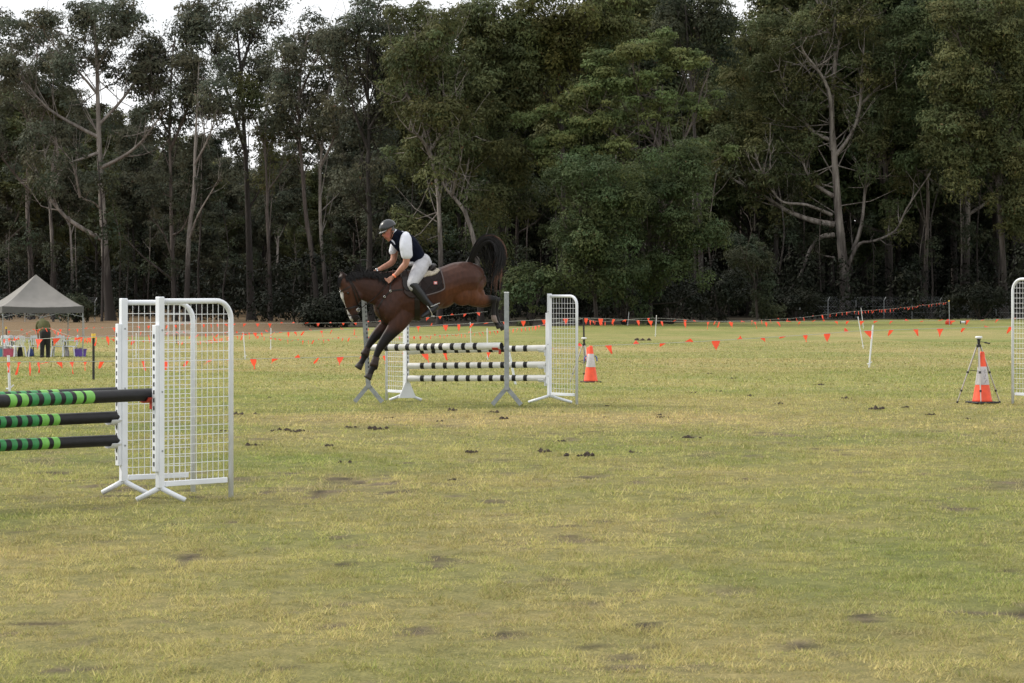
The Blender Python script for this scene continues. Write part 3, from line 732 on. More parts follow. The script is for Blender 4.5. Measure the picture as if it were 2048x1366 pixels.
# --- far woodland mass and the understorey
C = []; Rr = []
for i in range(2800):
    x = -220 + 2500 * r3.random(); Y = 400 + 45 * r3.random(); top = float(skyline(x)) * 1.12
    z = gz(Y) + top * r3.random() ** (.8 if i % 2 else 2.0) * (.9 if x < 780 else 1.1)
    C.append(((x - 1024) * Y / F, Y, z)); Rr.append(2.2 + 1.6 * r3.random())
for i in range(1500):
    x = -260 + 2600 * r3.random(); Y = 392 + 16 * r3.random()
    C.append(((x - 1024) * Y / F, Y, gz(Y) + 13 * r3.random() ** 1.2)); Rr.append(2.4 + 1.2 * r3.random())
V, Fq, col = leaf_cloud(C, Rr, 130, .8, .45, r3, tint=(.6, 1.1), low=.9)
obj('woodland', mesh_np('woodland', V, Fq, M['leaf_deep_shade'], col=col), label='dark mass of woodland far behind the gum trees', cat='woodland', kind='stuff')
C = []; Rr = []
for i in range(1200):
    x = -200 + 2460 * r3.random(); Y = 250 + 135 * r3.random()
    if x > 500 and x < 1450: Y -= 16
    C.append(((x - 1024) * Y / F, Y, gz(Y) + .3 + (5.0 if Y < 300 else 8.5) * r3.random() ** 1.5)); Rr.append(.9 + 1.1 * r3.random())
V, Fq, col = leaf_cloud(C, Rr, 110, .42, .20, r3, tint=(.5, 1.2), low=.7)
obj('undergrowth', mesh_np('undergrowth', V, Fq, M['leaf_deep_shade'], col=col), label='dark tangled undergrowth between the trunks at the forest edge', cat='undergrowth', kind='stuff')
# saplings: thin bare stems among the undergrowth, each one a tree
sap = []
for k in range(3):
    r = np.random.default_rng(300 + k); mb = MB()
    q = limb(mb, [np.array([0, 0, -.2]), np.array([.2, 0, 3]) + r.normal(size=3) * .15, np.array([.1, .1, 7]) + r.normal(size=3) * .3, np.array([.5 * k, 0, 11.])], .11, .03, 5, 3)
    t = twigs(mb, q, r, 8, 1.6, .025, .8, .6, .4)
    sap.append((mb, leaf_cloud(np.array(t[:10]), np.full(10, .7), 60, .3, .12, r)))
s0 = []
for i in range(46):
    x = -20 + 2090 * (i + r3.random()) / 46; Y = 236 + 30 * r3.random() if x < 1450 else 262 + 16 * r3.random()
    k = i % 3; lab = 'thin sapling stem standing among the undergrowth'; grp = 'sapling stems along the forest edge'
    sc = .7 + .7 * r3.random(); bm = ['bark_mid', 'bark_dark', 'bark_pale'][int(r3.integers(3))]
    if len(s0) <= k: s0.append(put_tree('sapling_tree', sap[k][0], sap[k][1], GY(x, Y), bm, 'leaf_dark', lab, 'sapling', grp, r3.random() * 6.28, sc))
    else: place_copy(s0[k], GY(x, Y), r3.random() * 6.28, (sc, sc, sc), bm, 'leaf_dark', lab, grp)
# shrubs at the foot of the trees
for i, (x, y, h, w, lm, lab) in enumerate([(1165, 648, 3.6, 2.4, 'leaf_deep_shade', 'dark shrub at the forest edge behind the white wing'), (1250, 650, 4.5, 3.0, 'leaf_blue', 'blue green shrub filling the gap right of the cones'),
        (1340, 648, 3.4, 2.6, 'leaf_deep_shade', 'low dark shrub under the dense wattle'), (1440, 645, 4.2, 2.8, 'leaf_deep_shade', 'dark shrub between the wattles and the sapling'), (690, 654, 2.4, 1.6, 'leaf_deep_shade', 'dark shrub left of the horse face'),
        (640, 655, 1.6, 1.2, 'leaf_deep_shade', 'small dark shrub farther left of the horse face'), (150, 645, 2.0, 1.0, 'leaf_dark', 'little dark green shrub behind the tent corner'), (1060, 652, 4.6, 2.4, 'leaf_blue', 'upright blue green shrub right of the horse tail'),
        (1590, 641, 2.6, 3.0, 'leaf_deep_shade', 'spreading dark shrub beneath the broken limb'), (1960, 640, 3.2, 3.2, 'leaf_deep_shade', 'broad dark shrub below the corner gum')]):
    mb, cl = bush_variant(400 + i, h, w, 34, 170, .26, .12, rr=.75)
    put_tree('shrub', mb, cl, tuple(GY(x, Y_at(y) + 1)), 'bark_dark', lm, lab, 'shrub')
# ---------------------------------------------------------------- jump wings
def xy(v, z): return Vector((v.x, v.y, z))
def make_wing(base, u, width, H, label, group, z_rail=.12, foot=(.42, .42), foot_dir=None, strip=(.24, 1.38), strip_side=-1, cup=None, rad=.15, brace=False):
    """base: ground point under the main post; u: unit plan vector from the main post along the panel"""
    t = empty('jump_wing', base, 0, label, 'jump wing', group)
    z0 = 0.0
    u = Vector((u[0], u[1], 0)).normalized(); v = Vector((-u.y, u.x, 0))
    if foot_dir is not None: v = Vector((foot_dir[0], foot_dir[1], 0)).normalized()
    dz = gz((base.y + u.y * width)) - base.z
    Mr = Matrix((u, Vector((-u.y, u.x, 0)), Vector((0, 0, 1)))).transposed()
    mb = MB(); mb.box((0, 0, (H + .11) / 2), (.055, .055, H - .11), Mr, .006)
    post = mb.build('post', M['white'], t)
    # arch: top rail, rounded corner, outer leg down to the ground
    pts = [u * .028 + Vector((0, 0, H - .035))]
    for k in range(9):
        a = k / 8 * math.pi / 2
        pts.append(u * (width - rad + rad * math.sin(a)) + Vector((0, 0, H - .035 - rad + rad * math.cos(a))))
    pts.append(u * width + Vector((0, 0, dz)))
    mb = MB(); mb.tube(pts, .021, 12); mb.build('arch_frame', M['white'], t, smooth=True)
    mb = MB(); mb.box(tuple(u * width / 2 + Vector((0, 0, z_rail + .02))), (width - .09, .03, .042), Mr, .004); mb.build('bottom_rail', M['white'], t)
    mb = MB(); w0 = .03; w1 = width - .02; n = int(round((w1 - w0) / .055))
    for i in range(1, n):
        xx = w0 + (w1 - w0) * i / n
        top = H - .045 if xx < width - rad else H - .045 - rad + math.sqrt(max(0, rad * rad - (xx - (width - rad)) ** 2))
        p = u * xx; mb.tube([(p.x, p.y, z_rail + .03), (p.x, p.y, top)], .0026, 5, False)
    zz = z_rail + .1
    while zz < H - .07:
        w_ = w1 if zz < H - rad - .03 else width - rad + math.sqrt(max(0, rad * rad - (zz - (H - .035 - rad)) ** 2)) - .01
        a_ = u * w0; b_ = u * w_; o_ = Vector((-u.y, u.x, 0)) * .006
        mb.tube([(a_.x + o_.x, a_.y + o_.y, zz), (b_.x + o_.x, b_.y + o_.y, zz)], .0026, 5, False); zz += .073
    mb.build('wire_mesh', M['mesh_wire'], t)
    for sgn, ln in ((1, foot[0]), (-1, foot[1])):
        e = v * sgn * ln; mb = MB()
        mb.tube([(0, 0, .115), (e.x * .5, e.y * .5, .065), (e.x, e.y, .018)], .021, 10); mb.build('foot', M['white'], t, smooth=True)
    # perforated cup track on the pole side
    mb = MB(); c = -u * .045
    mb.box((c.x, c.y, (strip[0] + strip[1]) / 2), (.032, .05, strip[1] - strip[0]), Mr, .003)
    s = mb.build('cup_track', M['white'], t)
    mb = MB(); zz = strip[0] + .04
    while zz < strip[1] - .05:
        q = c - u * .0165; mb.box((q.x, q.y, zz + .02), (.003, .016, .032), Mr); zz += .062
    mb.build('slot_holes', M['rubber'], s)
    mb = MB()
    for zz in (.40, .86, 1.34):
        q = -Vector((-u.y, u.x, 0)) * .029 if u.x * 1 > -9 else u
        for sg in (1, -1):
            q = Vector((-u.y, u.x, 0)) * sg * .029; mb.lathe([(0, -.003), (.008, -.003), (.008, .004), (0, .004)], (q.x, q.y, zz), 8, Matrix.Rotation(R(90), 3, 'X'))
    mb.build('bolts', M['galv'], post)
    if brace:
        mb = MB(); q = v * .16
        pr = [(-.02, 0, .03), (.02, 0, .42), (.02, 0, .03)]
        a = -v * .02; b = v * .15
        for off in (-.006, .006):
            pass
        V = []
        for off in (-.006, .006):
            o_ = u * off
            for (k, z) in ((-.13, .05), (0.0, .36), (.13, .05)): p = v * k + o_ - u * .05; V.append((p.x, p.y, z))
        mb.add(V, [(0, 1, 2), (5, 4, 3), (0, 3, 4, 1), (1, 4, 5, 2), (2, 5, 3, 0)]); mb.build('base_board', M['white'], t)
    return t
def cup(parent_world, u, label, m, cat='jump cup'):
    """pole cup hooked on a track; u points from the track towards the pole"""
    u = Vector((u[0], u[1], 0)).normalized(); Mr = Matrix((u, Vector((-u.y, u.x, 0)), Vector((0, 0, 1)))).transposed()
    mb = MB(); V = []; Q = []
    n = 9; c = parent_world
    for k in range(n):                                  # shallow cradle, open to the top
        a = math.pi * (1.12 + .76 * k / (n - 1))
        for r_ in (.056, .064):
            for w in (-.012, .085):
                V.append(c + u * w + Vector((-u.y, u.x, 0)) * r_ * math.cos(a) + Vector((0, 0, r_ * math.sin(a))))
    for k in range(n - 1):
        b = k * 4; d = b + 4
        Q += [(b, b + 1, d + 1, d), (b + 2, d + 2, d + 3, b + 3), (b, d, d + 2, b + 2), (b + 1, b + 3, d + 3, d + 1)]
    Q += [(0, 2, 3, 1), ((n - 1) * 4, (n - 1) * 4 + 1, (n - 1) * 4 + 3, (n - 1) * 4 + 2)]
    mb.add(V, Q); mb.box(tuple(c - u * .016 + Vector((0, 0, -.066))), (.016, .05, .10), Mr, .004)
    return mb.build('jump_cup', m, label=label, cat=cat)
def make_rail(p0, p1, r, bands, base_m, label, group, cap_m=None):
    """p0 -> p1 tapered tube; bands = [(t0, t1, material)]"""
    p0 = Vector(p0); p1 = Vector(p1); d = p1 - p0; Ln = d.length; mats = [base_m]
    if cap_m: mats.append(cap_m)
    cuts = {0.0: 0, 1.0: 0}; segs = []; cur = 0.0
    for t0, t1, m in sorted(bands, key=lambda b: b[0]):
        if m not in mats: mats.append(m)
        if t0 > cur + 1e-4: segs.append((cur, t0, 0))
        segs.append((t0, t1, mats.index(m))); cur = t1
    if cur < 1: segs.append((cur, 1, 0))
    mb = MB(); n = 20; ax = d.normalized(); a = ax.orthogonal().normalized(); b = ax.cross(a)
    ring = lambda t, rr: [p0 + d * t + (a * math.cos(2 * math.pi * k / n) + b * math.sin(2 * math.pi * k / n)) * rr for k in range(n)]
    for t0, t1, mi in segs:
        mb.cm = mi; rr = r if mi == 0 else r + .0012
        V = ring(t0, rr) + ring(t1, rr); mb.add(V, [(k, (k + 1) % n, n + (k + 1) % n, n + k) for k in range(n)])
        if mi:                                            # tape edge
            for t_ in (t0, t1): mb.add(ring(t_, rr) + ring(t_, r - .001), [(k, (k + 1) % n, n + (k + 1) % n, n + k) for k in range(n)])
    mb.cm = 1 if cap_m else 0
    for t, sg in ((0, -1), (1, 1)):
        e = ax * sg * .004
        R0 = ring(t, r); R1 = [q + e for q in ring(t, r * .93)]; R2 = [q - ax * sg * .012 for q in ring(t, r * .72)]
        mb.add(R0 + R1 + R2, [(k, (k + 1) % n, n + (k + 1) % n, n + k) for k in range(n)] + [(n + k, n + (k + 1) % n, 2 * n + (k + 1) % n, 2 * n + k) for k in range(n)] + [tuple(range(2 * n, 3 * n))])
    me = mb.mesh('jump_pole', mats, True)
    for p in me.polygons: p.use_smooth = len(p.vertices) == 4
    return obj('jump_pole', me, label=label, cat='jump pole', group=group)
def t_of_px(p0, p1, x):
    a = (x - 1024) / F; return (a * p0.y - p0.x) / ((p1.x - p0.x) - a * (p1.y - p0.y))
def plan(a, b): return Vector((b.x - a.x, b.y - a.y, 0))

gW = 'white mesh jump wings'
nb = P(320, 0, 257); nb = Vector((nb.x, nb.y, gz(nb.y))); nl = P(462, 0, 250.8)
make_wing(nb, plan(nb, nl), plan(nb, nl).length, 1.60, 'nearest white mesh jump wing, holding the front green and black pole', gW, foot_dir=(1, -.12), foot=(.20, .185))
bb = P(247, 0, 248.3); bb = Vector((bb.x, bb.y, gz(bb.y))); bl = P(386, 0, 244.3)
make_wing(bb, plan(bb, bl), plan(bb, bl).length, 1.585, 'white mesh jump wing half hidden behind the nearest one at left', gW, foot_dir=(1, -.1), foot=(.19, .175))
MG = {'K': M['pole_black'], 'L': M['green_light'], 'G': M['green_deep']}
zb = [(485, 440, 'L'), (425, 388, 'L'), (365, 330, 'G'), (305, 272, 'G'), (248, 213, 'G'), (185, 150, 'G'), (130, 95, 'L'), (68, 32, 'L')]
zm = [(303, 270, 'L'), (245, 208, 'L'), (190, 155, 'G'), (130, 100, 'G'), (75, 45, 'G'), (15, -15, 'G'), (-45, -78, 'L'), (-105, -138, 'L')]
gP = 'green and black jump poles'
def green_rail(x0, y0, s0, y1, s1, bands, r, label):
    a = P(x0, y0, s0); b = P(0, y1, s1); d = (b - a).normalized(); b2 = a + d * 3.0
    bl_ = []
    for z0, z1, k in bands:
        t0, t1 = t_of_px(a, b2, z0 / 2.678), t_of_px(a, b2, z1 / 2.678); bl_.append((t0, t1, MG[k]))
    make_rail(a, b2, r, bl_, M['pole_black'], label, gP)
    return a, -d
a, d = green_rail(312, 788.5, 256, 802.5, 273, zb, .049, 'front black pole with light and dark green bands in the red cup')
cup(a - d * .06, -d, 'red pole cup on the nearest mesh wing', M['cup_red'])
a, d = green_rail(243, 785, 248, 795.5, 259, zm, .046, 'top rear black pole with green bands behind the front pole')
a, d = green_rail(243, 833, 248, 844.5, 259, zm, .046, 'middle rear black pole with green bands')
cup(a - d * .06, -d, 'white pole cup under the middle green and black pole', M['plastic_white'])
a, d = green_rail(243, 880, 248, 891, 259, zm, .046, 'lowest rear black pole with green bands')
cup(a - d * .06, -d, 'white pole cup under the lowest green and black pole', M['plastic_white'])

# the pair of wings carrying the outer ends of the green poles
for a0, d0, Hh, nm in ((P(312, 788.5, 256), (P(0, 802.5, 273) - P(312, 788.5, 256)).normalized(), 1.60, 'front'), (P(243, 785, 248), (P(0, 795.5, 259) - P(243, 785, 248)).normalized(), 1.585, 'rear')):
    e0 = a0 + d0 * 3.07; e0.z = gz(e0.y)
    make_wing(e0, (d0.x, d0.y), .68, Hh, 'white mesh jump wing carrying the outer end of the %s green pole' % nm, gW, foot_dir=(1, -.1), foot=(.2, .2))
# white and black oxer under the horse
wr = P(1099, 0, 137.2); wr = Vector((wr.x, wr.y, gz(wr.y)))
wl = P(811, 0, 134.2); wl = Vector((wl.x, wl.y, gz(wl.y)))
make_wing(wr, (.39, -.42), .57, 1.60, 'white mesh jump wing right of the grey stand under the flags', gW, foot_dir=(1, -.12), foot=(.33, .31), strip=(.28, 1.32), rad=.13)
make_wing(wl, (-.30, .40), .50, 1.585, 'white mesh jump wing partly hidden behind the horse forelegs', gW, foot_dir=(1, .1), foot=(.24, .24), strip=(.28, 1.32), brace=True)
def grey_stand(x, y, xt, s, label):
    b = P(x, 0, s); b = Vector((b.x, b.y, gz(b.y))); t = empty('jump_stand', b, 0, label, 'jump stand', 'grey upright jump stands')
    lean = (xt - x) / s
    mb = MB(); mb.box((0, 0, 0), (.001, .001, .001)) if False else None
    mb.bar((0, 0, .22), (lean, 0, 1.61), .068, .068, roll=(0, 1, 0)); post = mb.build('post', M['galv'], t)
    mb = MB(); mb.box((lean, 0, 1.617), (.072, .072, .014), None, .004); mb.build('post_cap', M['plastic_white'], post)
    mb = MB(); zz = .34
    while zz < 1.5:
        k = lean * (zz - .22) / 1.39
        mb.box((k + .035, 0, zz), (.002, .016, .028)); mb.box((k + .020, -.035, zz), (.014, .002, .028)) if x < 900 else None
        zz += .062
    mb.build('slot_holes', M['rubber'], post)
    for sg in (-1, 1):
        mb = MB(); e = Vector((.205 * sg, -.04 * sg, .012))
        mb.bar((.008 * sg, 0, .245), e, .012, .062, roll=(0, 0, 1)); mb.bar((.004 * sg, .03, .262), e + Vector((0, .03, .02)), .06, .010, roll=(0, 0, 1)); mb.build('foot', M['galv'], t)
    return t, b, lean
gr, br, lr = grey_stand(1013.5, 810, 1013, 139.8, 'plain grey jump stand standing upright in front of the striped poles')
gl, bl2, ll = grey_stand(737, 806, 727, 136.2, 'slotted grey jump stand behind the horse forelegs')
gO = 'white and black jump poles'
def white_rail(a, b, bands, label):
    L_ = [(t_of_px(a, b, x0), t_of_px(a, b, x1), M['pole_black']) for x0, x1 in bands]
    make_rail(a, b, .0455, L_, M['pole_white'], label, gO, cap_m=M['pole_black'])
fa, fb = P(741, 695.5, 135.6), P(1003, 692, 140)
make_rail(fa, fb, .051, [(t_of_px(fa, fb, c - 3.8), t_of_px(fa, fb, c + 3.8), M['pole_black']) for c in (775.4, 796.3, 817.8, 839.3, 853.7, 868.9, 884.3, 906.8, 929.4, 952.8)], M['pole_white'],
          'front white pole with black bands between the two grey stands', gO, cap_m=M['pole_black'])
bd = [(842 + 22.9 * k, 849.6 + 22.9 * k) for k in range(10)]
white_rail(P(817, 702, 134.4), P(1093, 696, 137), bd, 'top rear white pole with black bands')
white_rail(P(817, 732, 134.4), P(1093, 729, 137), bd, 'middle rear white pole with black bands')
white_rail(P(817, 757, 134.4), P(1093, 756, 137), bd, 'lowest rear white pole with black bands')
du = (fb - fa).normalized()
cup(fb - du * .045, -du, 'red pole cup on the plain grey stand', M['cup_red'])
cup(P(1089, 729, 137), -du, 'white pole cup under the middle striped pole', M['plastic_white']); cup(P(1089, 756, 137), -du, 'white pole cup under the lowest striped pole', M['plastic_white'])
cup(P(1089, 696, 137), -du, 'white pole cup under the top rear striped pole', M['plastic_white'])
# tall wing cut by the right edge
sb = P(2110, 0, 139.5); sb = Vector((sb.x, sb.y, gz(sb.y))); se = P(2025.5, 0, 137.4)
make_wing(sb, plan(sb, se), plan(sb, se).length, 1.845, 'tall white mesh wing cut off by the right edge of the view', gW, rad=.17, foot_dir=(.3, 1))

# ---------------------------------------------------------------- posts, bunting
gpost = 'white posts holding the flag lines'
def post(x0, y0, x1, y1, label, Y=None, r=.018, m='post_white', top=None, name='fence_post', grp=gpost, cat='post'):
    Y = Y or Y_at(y1); s = F / Y; b = GY(x1, Y); t = empty(name, b, 0, label, cat, grp)
    tp = P(x0, y0, s) - b; dirv = tp.normalized()
    mb = MB(); mb.tube([Vector((0, 0, -.05)), tp * .5, tp], r, 10); mb.build('shaft', M[m], t)
    mb = MB()
    if top: mb.tube([tp + dirv * .001, tp + dirv * .09], r * 1.7, 10); mb.build('cap', M[top], t)
    else:
        mb.tube([tp, tp + dirv * .018], r * 1.15, 10); mb.build('cap', M[m], t)
        mb = MB(); mb.tube([dirv * .10, dirv * .16 + Vector((.07, 0, 0))], r * .5, 6); mb.tube([dirv * .10 + Vector((-.06, 0, 0)), dirv * .10], r * .6, 6); mb.build('foot_peg', M[m], t)
    return t
post(17, 713, 19.5, 790, 'thick white post at the left edge near the green poles', r=.022)
post(486.5, 665, 490.7, 719, 'white post just right of the nearest mesh wing')
post(542, 657, 541.3, 700, 'thin white post standing right of the leaning one near the mesh wing')
post(272.5, 667, 272, 717, 'white post seen through the rear mesh wing')
post(974.3, 657, 975.5, 720, 'white post between the horse hind legs and the poles')
post(940.5, 645, 942, 692, 'thin white post left of the horse hind hooves')
post(1313, 631, 1310.5, 673, 'white post in the field right of the cones')
post(1258, 624, 1255, 652, 'thin far stake against the dark forest', r=.014)
post(1015, 690, 1032, 769, 'white post leaning behind the plain grey stand', r=.022)
post(1722, 616, 1727, 657, 'farthest of the three white posts at right')
post(1716, 634, 1727, 697, 'white post leaning right, middle of the three at right', r=.02)
post(1746, 651, 1738, 735, 'nearest of the three white posts, leaning the other way', r=.024)
gb = 'black posts holding the flag lines'
post(187, 676, 187, 760, 'black post with a yellow top beside the tent', r=.026, m='post_black', top='yellow', grp=gb)
post(1167, 636, 1169, 722, 'black post with orange flags on top behind the cones', Y=85, r=.028, m='post_black', grp=gb)
post(353, 645, 353, 688, 'thin black post seen through the mesh panels', r=.02, m='post_black', grp=gb)
post(12.3, 658, 13, 690, 'short black post with a yellow top left of the tent leg', Y=112, r=.022, m='post_black', top='yellow', grp=gb)
post(1898, 603, 1899, 641, 'thin pole with a yellow top at the far end of the flag line', Y=212, r=.03, m='galv', top='yellow', grp=gb)
post(168, 636, 168, 672, 'tall thin grey stake beside the right tent leg', Y=160, r=.018, m='galv', grp=None)
flag_me = []
for k in range(14):
    r = random.Random(500 + k); w = .19 * r.uniform(.8, 1.1); h = .21 * r.uniform(.7, 1.1)
    sw, bl_ = [(r.uniform(-.03, .05), r.uniform(-.05, .05)), (r.uniform(.06, .16), r.uniform(-.05, .1)), (r.uniform(-.02, .03), r.uniform(.08, .16))][k % 3]
    drop_ = math.sqrt(max(.004, h * h - sw * sw - bl_ * bl_)) * (1 if k % 5 else -.35)
    V = []; Q = []
    n = 4
    for j in range(n + 1):
        f = j / n
        for i in range(3):
            g = i / 2
            x = -w / 2 + w * (f * .5 + g * (1 - f)) + sw * f
            V.append((x, bl_ * f + .018 * math.sin(f * 4 + g * 3 + k), -drop_ * f - .004))
    for j in range(n):
        for i in range(2): q = j * 3 + i; Q.append((q, q + 1, q + 4, q + 3))
    flag_me.append(mesh_np('flag', V, Q, M['flag'], smooth=True))
def bunting(pts, spacing, label, off=0.0, fs=1.0):
    W = [P(x, y, F / Y) for x, y, Y in pts]
    t = empty('bunting_line', W[0], 0, label, 'bunting', 'flag lines round the arena')
    Q = [Vector(q) for q in smooth_path([tuple(w) for w in W], 4)]
    loc = [q - W[0] for q in Q]
    mb = MB(); mb.tube(loc, .0055, 5); mb.build('rope', M['rope'], t)
    acc = off; rr = random.Random(int(pts[0][1] * 10))
    nf = 0
    for a_, b_ in zip(loc[:-1], loc[1:]):
        d_ = b_ - a_; L_ = d_.length
        while acc < L_:
            p = a_ + d_ * (acc / L_); o = bpy.data.objects.new('flag', flag_me[rr.randrange(14)]); link(o, t)
            o.location = p; o.rotation_euler = (rr.uniform(-.25, .25), 0, math.atan2(d_.y, d_.x) + rr.uniform(-.25, .25)); k = fs * rr.uniform(.85, 1.1); o.scale = (k * rr.choice((-1, 1)), k, k)
            acc += spacing * rr.uniform(.93, 1.07); nf += 1
            if nf > 99: return
        acc -= L_
bunting([(-30, 725, 42), (18, 724, 43), (187, 723, 48), (490, 718, 52), (740, 712, 55), (974, 701, 58), (1180, 692, 58), (1400, 683, 59), (1640, 668, 61), (1742, 661, 62), (2080, 652, 64)], .66, 'nearest line of orange flags crossing the whole field', .35)
bunting([(-30, 684, 55), (60, 679, 56), (187, 673, 56), (412, 667, 66), (590, 663, 75), (760, 656, 80), (961, 646, 84), (1072, 640, 85), (1167, 636, 85), (1320, 642, 88), (1500, 644, 92), (1700, 642, 96), (1900, 641, 98), (2080, 636, 100)], .66, 'line of orange flags tied to the tops of the black posts', .2)
bunting([(196, 676, 118), (300, 682, 117), (402, 682, 112), (487, 670, 101), (600, 681, 105), (720, 674, 110), (850, 672, 108), (975, 663, 100), (1085, 650, 93), (1167, 637, 85)], .50, 'sagging line of small faded flags low over the far grass', .2, .8)
bunting([(-20, 663, 125), (100, 659, 125), (205, 656, 128), (330, 650, 130), (480, 647, 135), (660, 646, 135), (740, 644, 135), (862, 634, 135), (975, 623, 135)], .60, 'far line of orange flags passing behind the horse', .3)
bunting([(1167, 637, 100), (1210, 643, 120), (1305, 636, 125), (1412, 642, 125), (1500, 641, 130), (1604, 635, 140), (1692, 624, 150), (1800, 616, 180), (1898, 604, 212)], 1.75, 'far flag line rising to the thin pole in front of the giant gum', .3)
bunting([(-20, 682, 95), (20, 676, 97), (60, 663, 100), (95, 656, 104), (125, 667, 100), (160, 676, 98), (187, 674, 90)], .62, 'flag line passing behind the person under the tent', .1, .9)

# ---------------------------------------------------------------- cones and tripods
def make_cone(base, h, rb, rt, label, band=(.35, .71), base_sq=.4, clips=False, lean=0.0):
    t = empty('traffic_cone', base, .35, label, 'traffic cone', 'orange traffic cones'); t.rotation_euler = (0, lean, .35)
    rad = lambda f: rb + (rt - rb) * f
    mb = MB(); mb.lathe([(rad(0) * 1.06, .025), (rad(0), .05), (rad(band[0]), h * band[0]), (rad(band[1]), h * band[1]), (rad(.97), h * .97), (rad(1) * .93, h), (rad(1) * .6, h), (rad(1) * .55, h * .9)], n=26)
    mb.build('cone_body', M['cone'], t, smooth=True)
    if band[1] > band[0]:
        mb = MB(); mb.lathe([(rad(band[0]) + .002, h * band[0]), (rad(band[0]) + .003, h * band[0] + .004), (rad(band[1]) + .003, h * band[1] - .004), (rad(band[1]) + .002, h * band[1])], n=26); mb.build('white_band', M['cone_band'], t, smooth=True)
    mb = MB(); mb.box((0, 0, .014), (base_sq, base_sq, .028), None, .012); mb.build('base_plate', M['rubber'], t)
    if clips:
        for sg in (-1, 1):
            mb = MB(); q = Vector((math.cos(.35), -math.sin(.35), 0)) * (rad(.62) + .012) * sg
            mb.tube([q + Vector((0, 0, h * .73)), q * 1.35 + Vector((0, 0, h * .68)), q * 1.45 + Vector((0, 0, h * .58))], .013, 8); mb.build('clip', M['blue'], t)
    return t
M['blue'] = mat('blue_plastic', (.05, .09, .30), .4)
make_cone(G(1964.5, 806.5), .755, .142, .030, 'large orange cone with a scribbled white band behind the right tripod', (.36, .71), .37)
make_cone(G(1181.5, 765), .72, .135, .036, 'orange cone with two blue clips and a white band beside the left tripod', (.42, .78), .34, True)
make_cone(G(1176, 722), .47, .12, .03, 'small pinkish orange cone farther back behind the clipped cone', (.0, .0), .30)
# scribble on the band of the large cone
def make_tripod(feet, apex, s, label, H_head=.12, handle=True):
    b = GY(apex[0], F / s); t = empty('tripod', b, 0, label, 'tripod', 'small silver tripods')
    ap = P(apex[0], apex[1], s) - b
    for i, (fx, fy, dy) in enumerate(feet):
        e = P(fx, fy, F / (F / s + dy)) - b; e.z = gz(b.y + dy) - b.z + .005
        st = ap + Vector(((e.x) * .10, e.y * .1, -.01))
        mb = MB(); pts = [st, st.lerp(e, .45), st.lerp(e, .78), e]
        mb.tube(pts[:2], .0125, 8); mb.tube(pts[1:3], .010, 8); mb.tube(pts[2:], .008, 8); leg = mb.build('leg', M['alu'], t)
        mb = MB()
        for q, r_ in ((.45, .019), (.78, .017), (.985, .016)):
            p = st.lerp(e, q); d_ = (e - st).normalized(); mb.tube([p - d_ * .015, p + d_ * .015], r_, 8)
        mb.build('leg_clamp', M['black_plastic'], leg)
    mb = MB(); mb.tube([ap + Vector((0, 0, -.38)), ap + Vector((0, 0, .03))], .011, 8); col_ = mb.build('centre_column', M['alu'], t)
    mb = MB()
    for fx, fy, dy in feet:
        e = P(fx, fy, F / (F / s + dy)) - b; mb.tube([ap + Vector((0, 0, -.36)), ap.lerp(e, .42)], .005, 6)
    mb.build('spreader', M['black_plastic'], t)
    mb = MB(); mb.box(tuple(ap + Vector((0, 0, .01))), (.065, .065, .05), None, .012); mb.box(tuple(ap + Vector((0, 0, .065))), (.04, .05, .06), None, .01); mb.box(tuple(ap + Vector((0, 0, .10))), (.055, .055, .02), None, .005)
    mb.build('head', M['black_plastic'], t)
    if handle:
        mb = MB(); q = ap + Vector((0, 0, .075)); e = ap + Vector((.16, -.03, .045)); mb.tube([q, q.lerp(e, .5)], .004, 6); mb.tube([q.lerp(e, .5), e], .011, 8); mb.build('pan_handle', M['black_plastic'], t)
    mb = MB(); mb.lathe([(0, .112), (.035, .112), (.052, .125), (.052, .142), (.045, .15), (0, .152)], ap, 18); mb.build('sensor_disc', M['plastic_white'], t, smooth=False)
    return t
make_tripod([(1914, 805, .05), (2000, 805, .05), (1962, 808, -.22)], (1957.5, 693), 137, 'silver tripod with a round white sensor in front of the large cone')
make_tripod([(1140, 766, .0), (1181, 766, -.2), (1168, 766, .25)], (1168, 690), 101, 'silver tripod beside the cone with blue clips', handle=False)
# numbers on the white band written with a marker
def scribble():
    b = G(1964.5, 806.5); M_ = mat('marker_ink', (.10, .07, .09), .6)
    mb = MB(); r = random.Random(4)
    for strokes in ([(-.2, .62), (.1, .66), (-.05, .58), (.2, .60)], [(-.25, .52), (.15, .56), (-.2, .47), (.1, .49)], [(-.1, .42), (.2, .46), (-.15, .39)]):
        pts = []
        for a, f in strokes:
            rr = .142 + (.030 - .142) * f + .0045; ang = -math.pi / 2 + a * 1.3; pts.append((rr * math.cos(ang), rr * math.sin(ang), .755 * f))
        mb.tube(pts, .0022, 5)
    return mb, M_
mb, M_ = scribble()
cones = [o for o in COL.objects if o.name == 'traffic_cone']
mb.build('marker_scribble', M_, cones[0])

